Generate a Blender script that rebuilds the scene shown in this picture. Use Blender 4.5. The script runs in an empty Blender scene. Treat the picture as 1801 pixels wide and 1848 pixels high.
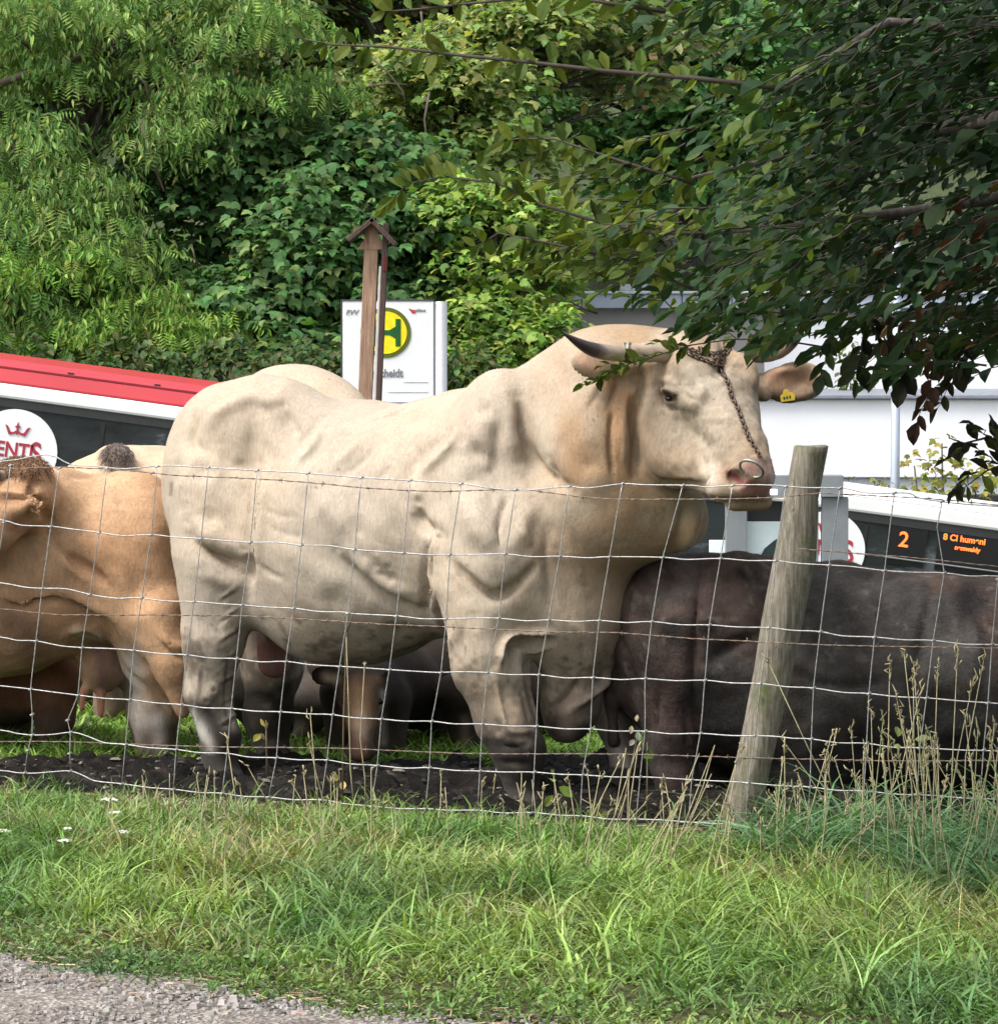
import bpy, math, random
import numpy as np
from mathutils import Vector, Matrix
from mathutils.bvhtree import BVHTree
R = math.radians
scene = bpy.context.scene

# ---------------------------------------------------------------- camera
CAMZ = 1.6
FPX = 6237.0                       # focal length in pixels of the 1801 px wide photograph
TH = math.atan(331/FPX)
cam = bpy.data.cameras.new('camera'); camo = bpy.data.objects.new('camera', cam)
scene.collection.objects.link(camo)
camo.location = (0, 0, CAMZ); camo.rotation_euler = (math.pi/2-TH, 0, 0)
cam.sensor_fit = 'HORIZONTAL'; cam.sensor_width = 36; cam.lens = 36*FPX/1801
cam.clip_start = .1; cam.clip_end = 600
scene.camera = camo
# ---------------------------------------------------------------- world, sun, exposure
SUN_EL, SUN_AZ = R(56), R(-120)    # azimuth of the sun measured from +Y towards +X
w = bpy.data.worlds.new('World'); scene.world = w; w.use_nodes = True
nt = w.node_tree; nt.nodes.clear()
sky = nt.nodes.new('ShaderNodeTexSky'); sky.sky_type = 'NISHITA'; sky.sun_disc = False
sky.sun_elevation = SUN_EL; sky.sun_rotation = SUN_AZ; sky.dust_density = 4; sky.air_density = 1.0
hs = nt.nodes.new('ShaderNodeHueSaturation'); hs.inputs['Saturation'].default_value = .35
bg = nt.nodes.new('ShaderNodeBackground'); bg.inputs[1].default_value = .15
wo = nt.nodes.new('ShaderNodeOutputWorld')
nt.links.new(sky.outputs[0], hs.inputs['Color']); nt.links.new(hs.outputs[0], bg.inputs[0]); nt.links.new(bg.outputs[0], wo.inputs[0])
sl = bpy.data.lights.new('sun', 'SUN'); sl.energy = 1.6; sl.angle = R(18); sl.color = (1, .955, .89)
so = bpy.data.objects.new('sun', sl); scene.collection.objects.link(so)
sd = Vector((math.sin(SUN_AZ)*math.cos(SUN_EL), math.cos(SUN_AZ)*math.cos(SUN_EL), math.sin(SUN_EL)))
so.rotation_euler = sd.to_track_quat('Z', 'Y').to_euler(); so.location = (0, 0, 20)
scene.view_settings.view_transform = 'Standard'; scene.view_settings.look = 'None'
scene.view_settings.exposure = 1.08; scene.view_settings.gamma = 1
scene.cycles.max_bounces = 8; scene.cycles.transparent_max_bounces = 8

# ---------------------------------------------------------------- helpers
def ray(px, py):
    a = (px-900.5)/FPX; b = (924-py)/FPX
    return np.array([a, math.cos(TH)+b*math.sin(TH), -math.sin(TH)+b*math.cos(TH)])
def P(px, py, Y):
    d = ray(px, py); return d*(Y/d[1]) + np.array([0, 0, CAMZ])
def G(px, py, z=0.):
    d = ray(px, py); l = (z-CAMZ)/d[2]; return d*l + np.array([0, 0, CAMZ])
def project(V):
    V = np.asarray(V, float); q = V-np.array([0, 0, CAMZ])
    f = q[:, 1]*math.cos(TH)-q[:, 2]*math.sin(TH); u = q[:, 1]*math.sin(TH)+q[:, 2]*math.cos(TH)
    f = np.maximum(f, .01)
    return 900.5+FPX*q[:, 0]/f, 924-FPX*u/f, f

def tag(o, label=None, cat=None, group=None, kind=None):
    for k, v in (('label', label), ('category', cat), ('group', group), ('kind', kind)):
        if v: o[k] = v
    return o
def empty(name, loc, label=None, cat=None, group=None):
    o = bpy.data.objects.new(name, None); o.location = loc; o.empty_display_size = .1
    scene.collection.objects.link(o)
    bpy.context.view_layer.update()
    return tag(o, label, cat, group)
def link(name, me, mat=None, parent=None):
    o = bpy.data.objects.new(name, me); scene.collection.objects.link(o)
    if mat:
        for m in (mat if isinstance(mat, (list, tuple)) else [mat]): me.materials.append(m)
    if parent:
        o.parent = parent; o.matrix_parent_inverse = Matrix.Translation(parent.location).inverted() if parent.type == 'EMPTY' else Matrix.Identity(4)
        if parent.parent and parent.type != 'EMPTY': pass
    return o
def npmesh(name, V, F, mat=None, parent=None, smooth=True, col=None, matidx=None):
    """V (n,3); F: list of (m,k) index arrays"""
    V = np.asarray(V, np.float32)
    if not isinstance(F, (list, tuple)): F = [F]
    F = [np.asarray(f, np.int32) for f in F if len(f)]
    me = bpy.data.meshes.new(name)
    me.vertices.add(len(V)); me.vertices.foreach_set('co', V.ravel())
    loops = np.concatenate([f.ravel() for f in F]); tot = np.concatenate([np.full(len(f), f.shape[1], np.int32) for f in F])
    st = np.concatenate([[0], np.cumsum(tot)[:-1]]).astype(np.int32)
    me.loops.add(len(loops)); me.loops.foreach_set('vertex_index', loops)
    me.polygons.add(len(tot)); me.polygons.foreach_set('loop_start', st); me.polygons.foreach_set('loop_total', tot)
    if matidx is not None: me.polygons.foreach_set('material_index', np.asarray(matidx, np.int32))
    me.update(calc_edges=True)
    me.polygons.foreach_set('use_smooth', np.full(len(tot), smooth, bool))
    if col is not None:
        a = me.color_attributes.new('col', 'FLOAT_COLOR', 'POINT')
        c = np.ones((len(V), 4), np.float32); c[:, :3] = col; a.data.foreach_set('color', c.ravel())
    me.validate()
    return link(name, me, mat, parent)

class MB:
    """collects simple shapes into one mesh"""
    def __init__(s): s.v = []; s.f = []; s.n = 0
    def add(s, V, F):
        s.v.extend([tuple(map(float, x)) for x in V]); s.f.extend([tuple(i+s.n for i in f) for f in F]); s.n += len(V)
    def box(s, a, b, M=None):
        (x0, y0, z0), (x1, y1, z1) = a, b
        V = [(x0,y0,z0),(x1,y0,z0),(x1,y1,z0),(x0,y1,z0),(x0,y0,z1),(x1,y0,z1),(x1,y1,z1),(x0,y1,z1)]
        if M is not None: V = [tuple(M @ Vector(v)) for v in V]
        s.add(V, [(0,3,2,1),(4,5,6,7),(0,1,5,4),(1,2,6,5),(2,3,7,6),(3,0,4,7)])
    def prism(s, poly, y0, y1, M=None):
        """poly in XZ, extruded along Y"""
        n = len(poly)
        V = [(x, y0, z) for x, z in poly]+[(x, y1, z) for x, z in poly]
        if M is not None: V = [tuple(M @ Vector(v)) for v in V]
        s.add(V, [tuple(range(n)), tuple(range(2*n-1, n-1, -1))]+[(i, n+i, n+(i+1) % n, (i+1) % n) for i in range(n)])
    def tube(s, pts, rad, seg=8, cap=True):
        pts = [np.asarray(p, float) for p in pts]; n = len(pts)
        if np.isscalar(rad): rad = [rad]*n
        T = [pts[min(i+1, n-1)]-pts[max(i-1, 0)] for i in range(n)]
        T = [t/(np.linalg.norm(t)+1e-9) for t in T]
        ref = np.array([0, 0, 1.]) if abs(T[0][2]) < .9 else np.array([1., 0, 0])
        a = np.cross(T[0], ref); a /= np.linalg.norm(a)
        V = []
        for i in range(n):
            a = a-T[i]*np.dot(a, T[i]); a /= (np.linalg.norm(a)+1e-9); b = np.cross(T[i], a)
            for k in range(seg):
                t = 2*math.pi*k/seg; V.append(pts[i]+rad[i]*(math.cos(t)*a+math.sin(t)*b))
        F = [(i*seg+k, i*seg+(k+1) % seg, (i+1)*seg+(k+1) % seg, (i+1)*seg+k) for i in range(n-1) for k in range(seg)]
        if cap: F += [tuple(range(seg-1, -1, -1)), tuple((n-1)*seg+k for k in range(seg))]
        s.add(V, F)
    def build(s, name, mat=None, parent=None, smooth=False, bevel=0):
        me = bpy.data.meshes.new(name); me.from_pydata(s.v, [], s.f); me.update()
        if smooth: me.polygons.foreach_set('use_smooth', [True]*len(me.polygons))
        o = link(name, me, mat, parent)
        if bevel:
            m = o.modifiers.new('bevel', 'BEVEL'); m.width = bevel; m.segments = 2; m.limit_method = 'ANGLE'
        return o

# ---------------------------------------------------------------- materials
def newmat(name):
    m = bpy.data.materials.new(name); m.use_nodes = True
    n = m.node_tree; b = n.nodes['Principled BSDF']; return m, n, b
def node(n, t, **kw):
    x = n.nodes.new(t)
    for k, v in kw.items():
        if k in x.inputs.keys() if isinstance(k, str) else False: x.inputs[k].default_value = v
        else: setattr(x, k, v)
    return x
def noise(n, scale, detail=5, rough=.6, vec=None, stretch=None):
    tc = n.nodes.new('ShaderNodeTexCoord'); t = n.nodes.new('ShaderNodeTexNoise')
    t.inputs['Scale'].default_value = scale; t.inputs['Detail'].default_value = detail; t.inputs['Roughness'].default_value = rough
    src = tc.outputs['Object']
    if stretch:
        mp = n.nodes.new('ShaderNodeMapping'); mp.inputs['Scale'].default_value = stretch
        n.links.new(src, mp.inputs[0]); src = mp.outputs[0]
    n.links.new(src, t.inputs['Vector']); return t
def ramp(n, src, stops):
    r = n.nodes.new('ShaderNodeValToRGB'); e = r.color_ramp.elements
    while len(e) < len(stops): e.new(.5)
    for i, (p, c) in enumerate(stops):
        e[i].position = p; e[i].color = (c[0], c[1], c[2], 1) if not np.isscalar(c) else (c, c, c, 1)
    n.links.new(src, r.inputs[0]); return r
def mixc(n, a, b, fac, mode='MIX'):
    m = n.nodes.new('ShaderNodeMix'); m.data_type = 'RGBA'; m.blend_type = mode
    for s, i in ((a, 6), (b, 7)):
        if hasattr(s, 'links') or hasattr(s, 'is_linked'): n.links.new(s, m.inputs[i])
        else: m.inputs[i].default_value = (s[0], s[1], s[2], 1)
    if hasattr(fac, 'is_linked'): n.links.new(fac, m.inputs[0])
    else: m.inputs[0].default_value = fac
    return m.outputs[2]
def bump(n, b, src, strength=.3, dist=.01):
    x = n.nodes.new('ShaderNodeBump'); x.inputs['Strength'].default_value = strength; x.inputs['Distance'].default_value = dist
    n.links.new(src, x.inputs['Height']); n.links.new(x.outputs[0], b.inputs['Normal']); return x
def simple(name, c, rough=.6, metal=0., var=.15, scale=20, bumpd=0., spec=.4, stretch=None, detail=5):
    m, n, b = newmat(name)
    t = noise(n, scale, detail, .6, stretch=stretch)
    r = ramp(n, t.outputs['Fac'], [(.3, [x*(1-var) for x in c]), (.7, [min(1, x*(1+var)) for x in c])])
    n.links.new(r.outputs[0], b.inputs['Base Color'])
    b.inputs['Roughness'].default_value = rough; b.inputs['Metallic'].default_value = metal; b.inputs['Specular IOR Level'].default_value = spec
    if bumpd: bump(n, b, t.outputs['Fac'], .6, bumpd)
    return m
def emit(name, c, s):
    m, n, b = newmat(name); b.inputs['Base Color'].default_value = (*c, 1)
    b.inputs['Emission Color'].default_value = (*c, 1); b.inputs['Emission Strength'].default_value = s; return m
def leafmat(name, trans=.3, rough=.45, spec=.4, tint=(1, 1, 1)):
    m, n, b = newmat(name)
    a = n.nodes.new('ShaderNodeAttribute'); a.attribute_name = 'col'
    t = noise(n, 9, 3)
    c = mixc(n, a.outputs['Color'], ramp(n, t.outputs['Fac'], [(.3, .65), (.7, 1.25)]).outputs[0], 1., 'MULTIPLY')
    n.links.new(c, b.inputs['Base Color']); b.inputs['Roughness'].default_value = rough; b.inputs['Specular IOR Level'].default_value = spec
    tr = n.nodes.new('ShaderNodeBsdfTranslucent'); tc = mixc(n, c, (1.3, 1.35, .5), 1., 'MULTIPLY'); n.links.new(tc, tr.inputs[0])
    ms = n.nodes.new('ShaderNodeMixShader'); ms.inputs[0].default_value = trans
    n.links.new(b.outputs[0], ms.inputs[1]); n.links.new(tr.outputs[0], ms.inputs[2])
    n.links.new(ms.outputs[0], n.nodes['Material Output'].inputs[0]); return m
def hide_mat(name, scale=14, var=.18, bumpd=.004, rough=.75, sheen=.04, spec=.2):
    """animal coat: painted coat colour, hair grain and fine flecks"""
    m, n, b = newmat(name)
    a = n.nodes.new('ShaderNodeAttribute'); a.attribute_name = 'col'
    t = noise(n, scale, 6, .65); r = ramp(n, t.outputs['Fac'], [(.3, 1-var), (.7, 1+var)])
    c = mixc(n, a.outputs['Color'], r.outputs[0], 1., 'MULTIPLY')
    t2 = noise(n, 230, 3, .6, stretch=(.5, .5, .12)); r2 = ramp(n, t2.outputs['Fac'], [(.3, .86), (.7, 1.1)])
    c = mixc(n, c, r2.outputs[0], 1., 'MULTIPLY')
    t3 = noise(n, 38, 4, .7); r3 = ramp(n, t3.outputs['Fac'], [(.63, 0.), (.72, 1.)])
    c2 = mixc(n, c, (.55, .46, .36), 1., 'MULTIPLY')
    f = n.nodes.new('ShaderNodeMath'); f.operation = 'MULTIPLY'; n.links.new(r3.outputs[0], f.inputs[0]); f.inputs[1].default_value = .12
    c = mixc(n, c, c2, f.outputs[0])
    n.links.new(c, b.inputs['Base Color']); b.inputs['Roughness'].default_value = rough
    b.inputs['Specular IOR Level'].default_value = spec
    b.inputs['Sheen Weight'].default_value = sheen; b.inputs['Sheen Roughness'].default_value = .5
    t4 = noise(n, 60, 6, .7)
    bump(n, b, t4.outputs['Fac'], .5, bumpd)
    return m

# ---------------------------------------------------------------- scatter of small templates
def scatter(name, tv, tf, pos, X, Y, Z, mat, parent=None, col=None, smooth=False, kind=None):
    tv = np.asarray(tv, np.float32); N = len(pos); k = len(tv)
    V = (pos[:, None, :] + tv[None, :, 0:1]*X[:, None, :] + tv[None, :, 1:2]*Y[:, None, :] + tv[None, :, 2:3]*Z[:, None, :]).reshape(-1, 3)
    FF = []
    byn = {}
    for f in tf: byn.setdefault(len(f), []).append(f)
    for L, fl in byn.items():
        f = np.asarray(fl, np.int32)
        FF.append((f[None]+(np.arange(N, dtype=np.int32)*k)[:, None, None]).reshape(-1, L))
    c = None
    if col is not None: c = np.repeat(np.asarray(col, np.float32), k, axis=0)
    return npmesh(name, V, FF, mat, parent, smooth, c)
def unit(a): return a/(np.linalg.norm(a, axis=-1, keepdims=True)+1e-9)
def frames(D, N):
    """Y along D, Z close to N"""
    Y = unit(D); X = unit(np.cross(Y, N)); Z = np.cross(X, Y); return X, Y, Z
# leaf templates: along +Y from 0 to 1
OVAL = ([(0,0,0),(.2,.22,.05),(.3,.5,.07),(.19,.8,.03),(0,1,-.06),(-.19,.8,.03),(-.3,.5,.07),(-.2,.22,.05),(0,.5,0)],
        [(0,1,2,8),(8,2,3,4),(0,8,6,7),(8,4,5,6)])
MAPLE = ([(0,0,0),(.28,.08,.03),(.55,.38,-.06),(.24,.5,.03),(.2,.72,.02),(0,1,-.1),(-.2,.72,.02),(-.24,.5,.03),(-.55,.38,-.06),(-.28,.08,.03)],
         [(0,1,3,7,9),(1,2,3),(9,7,8),(3,4,6,7),(4,5,6)])
def pinnate(n=6):
    V = []; F = []
    for i in range(n):
        y = .12+.8*i/n; dz = -.35*y*y
        for sgn in (-1, 1):
            L = .46*(1-.35*abs(i/n-.4)); b = len(V)
            V += [(0, y, dz), (sgn*L*.45, y+.02, dz-.03), (sgn*L, y+.1, dz-.16), (sgn*L*.5, y+.13, dz-.05)]
            F.append((b, b+1, b+2, b+3))
    b = len(V); V += [(0,.92,-.3),(.07,1.02,-.36),(0,1.22,-.55),(-.07,1.02,-.36)]; F.append((b,b+1,b+2,b+3))
    return V, F
PINN = pinnate(5)

# ---------------------------------------------------------------- implicit-surface bodies
class SDF:
    """smooth union of rounded shapes on a grid, in a frame turned about Z; extracted with surface nets"""
    def __init__(s, O, yaw, lo, hi, h):
        s.O = np.asarray(O, float); c, q = math.cos(yaw), math.sin(yaw)
        s.A = np.array([[c, q, 0], [-q, c, 0], [0, 0, 1.]])      # rows: frame axes in world
        s.lo = np.asarray(lo, float); s.h = h
        s.n = np.ceil((np.asarray(hi)-s.lo)/h).astype(int)
        s.F = np.full(s.n, .5, np.float32)
    def loc(s, p): return s.A @ (np.asarray(p, float)-s.O)
    def _sub(s, lo, hi):
        i0 = np.clip(np.floor((lo-s.lo)/s.h).astype(int), 0, s.n-1); i1 = np.clip(np.ceil((hi-s.lo)/s.h).astype(int)+1, 1, s.n)
        if np.any(i1 <= i0): return None, None
        g = [((np.arange(i0[a], i1[a]))*s.h+s.lo[a]).astype(np.float32) for a in range(3)]
        return tuple(slice(i0[a], i1[a]) for a in range(3)), (g[0][:, None, None], g[1][None, :, None], g[2][None, None, :])
    def _mix(s, sl, d, k, op):
        f = s.F[sl]
        if op == 'add': hh = np.maximum(k-np.abs(f-d), 0)/k; s.F[sl] = np.minimum(f, d)-hh*hh*k*.25
        else: d = -d; hh = np.maximum(k-np.abs(f-d), 0)/k; s.F[sl] = np.maximum(f, d)+hh*hh*k*.25
    def ell(s, p, r, pitch=0, k=.06, op='add', rot=None):
        """p world point, r radii along (forward, side, up); pitch degrees: forward axis raised"""
        c = s.loc(p); r = np.asarray(r, float)
        if rot is None:
            a = R(pitch); M = np.array([[math.cos(a), 0, math.sin(a)], [0, 1, 0], [-math.sin(a), 0, math.cos(a)]])
        else: M = np.asarray(rot) @ s.A.T                          # rot rows given in world
        e = np.sqrt((M.T**2) @ (r**2))+k+2*s.h
        sl, g = s._sub(c-e, c+e)
        if sl is None: return
        q = [sum(M[i, j]*(g[j]-c[j]) for j in range(3)) for i in range(3)]
        k0 = np.sqrt(sum((q[i]/r[i])**2 for i in range(3))); k1 = np.sqrt(sum((q[i]/r[i]**2)**2 for i in range(3)))+1e-6
        s._mix(sl, (k0*(k0-1)/k1).astype(np.float32), k, op)
    def cap(s, a, b, ra, rb, k=.05, op='add', flat=None):
        a = s.loc(a); b = s.loc(b); m = max(ra, rb)+k+2*s.h
        sl, g = s._sub(np.minimum(a, b)-m, np.maximum(a, b)+m)
        if sl is None: return
        ab = b-a; L = ab @ ab+1e-9
        q = [g[i]-a[i] for i in range(3)]
        t = np.clip((q[0]*ab[0]+q[1]*ab[1]+q[2]*ab[2])/L, 0, 1)
        d = np.sqrt((q[0]-t*ab[0])**2+(q[1]-t*ab[1])**2+(q[2]-t*ab[2])**2)-(ra+(rb-ra)*t)
        s._mix(sl, d.astype(np.float32), k, op)
    def chain(s, pts, rad, k=.05):
        for i in range(len(pts)-1): s.cap(pts[i], pts[i+1], rad[i], rad[i+1], k)
    def mesh(s, smooth=2):
        F = s.F; ins = F < 0
        c = ins[:-1, :-1, :-1].astype(np.int8)
        for dx, dy, dz in [(0,0,1),(0,1,0),(0,1,1),(1,0,0),(1,0,1),(1,1,0),(1,1,1)]:
            c = c+ins[dx:F.shape[0]-1+dx, dy:F.shape[1]-1+dy, dz:F.shape[2]-1+dz]
        I = np.argwhere((c > 0) & (c < 8)); n = len(I)
        idx = np.full(c.shape, -1, np.int32); idx[I[:, 0], I[:, 1], I[:, 2]] = np.arange(n)
        co = [(x, y, z) for x in (0, 1) for y in (0, 1) for z in (0, 1)]
        acc = np.zeros((n, 3)); cnt = np.zeros(n)
        for a in co:
            for ax in range(3):
                if a[ax]: continue
                b = list(a); b[ax] = 1
                fa = F[I[:, 0]+a[0], I[:, 1]+a[1], I[:, 2]+a[2]]; fb = F[I[:, 0]+b[0], I[:, 1]+b[1], I[:, 2]+b[2]]
                m = (fa < 0) != (fb < 0); t = np.where(m, fa/(fa-fb+1e-12), 0)
                p = np.array(a, float)[None]+t[:, None]*(np.array(b)-np.array(a))[None]
                acc += p*m[:, None]; cnt += m
        V = (I+acc/cnt[:, None])*s.h+s.lo
        Q = []
        for ax in range(3):
            o1, o2 = [(1, 2), (2, 0), (0, 1)][ax]
            sa = [slice(None)]*3; sb = [slice(None)]*3; sa[ax] = slice(0, -1); sb[ax] = slice(1, None)
            A_, B_ = ins[tuple(sa)], ins[tuple(sb)]
            E = np.argwhere(A_ != B_)
            E = E[(E[:, o1] > 0) & (E[:, o2] > 0) & (E[:, o1] < F.shape[o1]-1) & (E[:, o2] < F.shape[o2]-1)]
            fl = A_[E[:, 0], E[:, 1], E[:, 2]]
            def g(d1, d2):
                e = E.copy(); e[:, o1] -= d1; e[:, o2] -= d2; return idx[e[:, 0], e[:, 1], e[:, 2]]
            q = np.stack([g(1, 1), g(0, 1), g(0, 0), g(1, 0)], 1)
            q[~fl] = q[~fl][:, ::-1]; Q.append(q)
        Q = np.concatenate(Q); Q = Q[(Q >= 0).all(1)]
        for _ in range(smooth): V = lap(V, Q, .5)
        return V @ s.A + s.O, Q
def edges_of(Q):
    e = np.concatenate([Q[:, [0, 1]], Q[:, [1, 2]], Q[:, [2, 3]], Q[:, [3, 0]]]); return e
def lap(V, Q, f):
    e = edges_of(Q); n = len(V); s = np.zeros((n, 3)); c = np.bincount(e.ravel(), minlength=n)
    for a in range(3):
        s[:, a] = np.bincount(e[:, 0], V[e[:, 1], a], n)+np.bincount(e[:, 1], V[e[:, 0], a], n)
    return V*(1-f)+f*s/np.maximum(c, 1)[:, None]
def normals(V, Q):
    fn = np.cross(V[Q[:, 2]]-V[Q[:, 0]], V[Q[:, 3]]-V[Q[:, 1]]); n = len(V); N = np.zeros((n, 3))
    for i in range(4):
        for a in range(3): N[:, a] += np.bincount(Q[:, i], fn[:, a], n)
    return unit(N)
SOFT, DEEP = 1.1, 1.3
def seg_dist(x, y, pl):
    best = np.full(len(x), 1e9); 
    for (x0, y0), (x1, y1) in zip(pl[:-1], pl[1:]):
        dx, dy = x1-x0, y1-y0; L = dx*dx+dy*dy+1e-9
        t = np.clip(((x-x0)*dx+(y-y0)*dy)/L, 0, 1); best = np.minimum(best, np.hypot(x-x0-t*dx, y-y0-t*dy))
    return best
def near_mask(V, N, d, r, x, y, f, depth=.3):
    """weight of a soft brush on the side of the body that the brush stroke was drawn on"""
    view = V-np.array([0, 0, CAMZ]); facing = -(unit(view)*N).sum(1)
    m = (d < 1.6*r) & (facing > 0.05)
    if not m.any(): return m, None
    f0 = np.percentile(f[m], 5); m &= f < f0+depth
    return m, np.exp(-(d[m]/r)**2*2.2)*np.clip(facing[m]*3, 0, 1)
def spline(pl, m=6):
    """smooth curve through the stroke's points"""
    if len(pl) < 3: return pl
    p = np.array([pl[0]]+list(pl)+[pl[-1]], float); out = []
    for i in range(1, len(p)-2):
        for k in range(m):
            t = k/m; out.append(tuple(.5*(2*p[i]+(p[i+1]-p[i-1])*t+(2*p[i-1]-5*p[i]+4*p[i+1]-p[i+2])*t*t+(3*p[i]-p[i-1]-3*p[i+1]+p[i+2])*t**3)))
    return out+[tuple(p[-1])]
def taper(x, y, pl, r):
    """fades a stroke out towards its two ends"""
    L = sum(math.dist(a, b) for a, b in zip(pl[:-1], pl[1:])); e = min(.35*L, 3*r)
    de = np.minimum(np.hypot(x-pl[0][0], y-pl[0][1]), np.hypot(x-pl[-1][0], y-pl[-1][1]))
    return np.clip(.15+de/e, 0, 1)
def sculpt(V, Q, strokes):
    for pl, r, amp in strokes:
        pl = spline(pl); r = r*SOFT; amp = amp*DEEP
        x, y, f = project(V); N = normals(V, Q)
        d = seg_dist(x, y, pl) if len(pl) > 1 else np.hypot(x-pl[0][0], y-pl[0][1])
        m, wgt = near_mask(V, N, d, r, x, y, f)
        if wgt is None: continue
        if len(pl) > 1: wgt = wgt*taper(x[m], y[m], pl, r)
        V[m] += N[m]*(amp*wgt)[:, None]
    return V
def paint(C, V, Q, strokes):
    x, y, f = project(V); N = normals(V, Q)
    for pl, r, c, a in strokes:
        d = seg_dist(x, y, pl) if len(pl) > 1 else np.hypot(x-pl[0][0], y-pl[0][1])
        m, wgt = near_mask(V, N, d, r, x, y, f, .5)
        if wgt is None: continue
        wgt = np.clip(wgt*a, 0, 1)[:, None]; C[m] = C[m]*(1-wgt)+np.array(c)*wgt
    return C
def coat_hair(name, V, Q, C, n, L, wd, mat, parent, grain, seed=1, zmin=.1, lift=.30):
    """short flat-lying hairs over the whole hide, following the lie of the coat"""
    rg = np.random.default_rng(seed); N = normals(V, Q)
    ar = np.linalg.norm(np.cross(V[Q[:, 2]]-V[Q[:, 0]], V[Q[:, 3]]-V[Q[:, 1]]), axis=1); k = rg.choice(len(Q), n, p=ar/ar.sum())
    u, v = rg.random(n)[:, None], rg.random(n)[:, None]; q = Q[k]
    p = (V[q[:, 0]]*(1-u)+V[q[:, 1]]*u)*(1-v)+(V[q[:, 3]]*(1-u)+V[q[:, 2]]*u)*v; nn = N[q[:, 0]]; c = C[q[:, 0]]
    ok = p[:, 2] > zmin; p, nn, c = p[ok], nn[ok], c[ok]; n = len(p)
    g = np.array(grain)+rg.normal(0, .22, (n, 3))+np.stack([vnoise(p, 5, 1), vnoise(p, 5, 2), vnoise(p, 5, 3)], 1)*1.2; t = unit(g-nn*(g*nn).sum(1)[:, None]); d = unit(t+nn*lift*rg.uniform(.4, 1.5, n)[:, None])
    l = L*rg.uniform(.6, 1.3, n)[:, None]; s = unit(np.cross(d, nn))*wd; a = p-nn*.001
    VV = np.stack([a-s, a+s, a+d*l], 1).reshape(-1, 3); F = np.arange(3*n).reshape(-1, 3)
    cc = np.repeat(c*(1+rg.normal(0, .07, (n, 1))), 3, 0)
    return npmesh(name, VV, F, mat, parent, False, cc.clip(.004, .9))
_h = np.random.default_rng(5).random((64, 64, 64)).astype(np.float32)
def vnoise(V, scale, off=0):
    p = np.asarray(V)*scale+off+100; i = np.floor(p).astype(int); t = p-i; t = t*t*(3-2*t); r = 0
    for dx in (0, 1):
        for dy in (0, 1):
            for dz in (0, 1):
                wx = (t[:, 0] if dx else 1-t[:, 0])*(t[:, 1] if dy else 1-t[:, 1])*(t[:, 2] if dz else 1-t[:, 2])
                r = r+wx*_h[(i[:, 0]+dx) % 64, (i[:, 1]+dy) % 64, (i[:, 2]+dz) % 64]
    return r-.5

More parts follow.
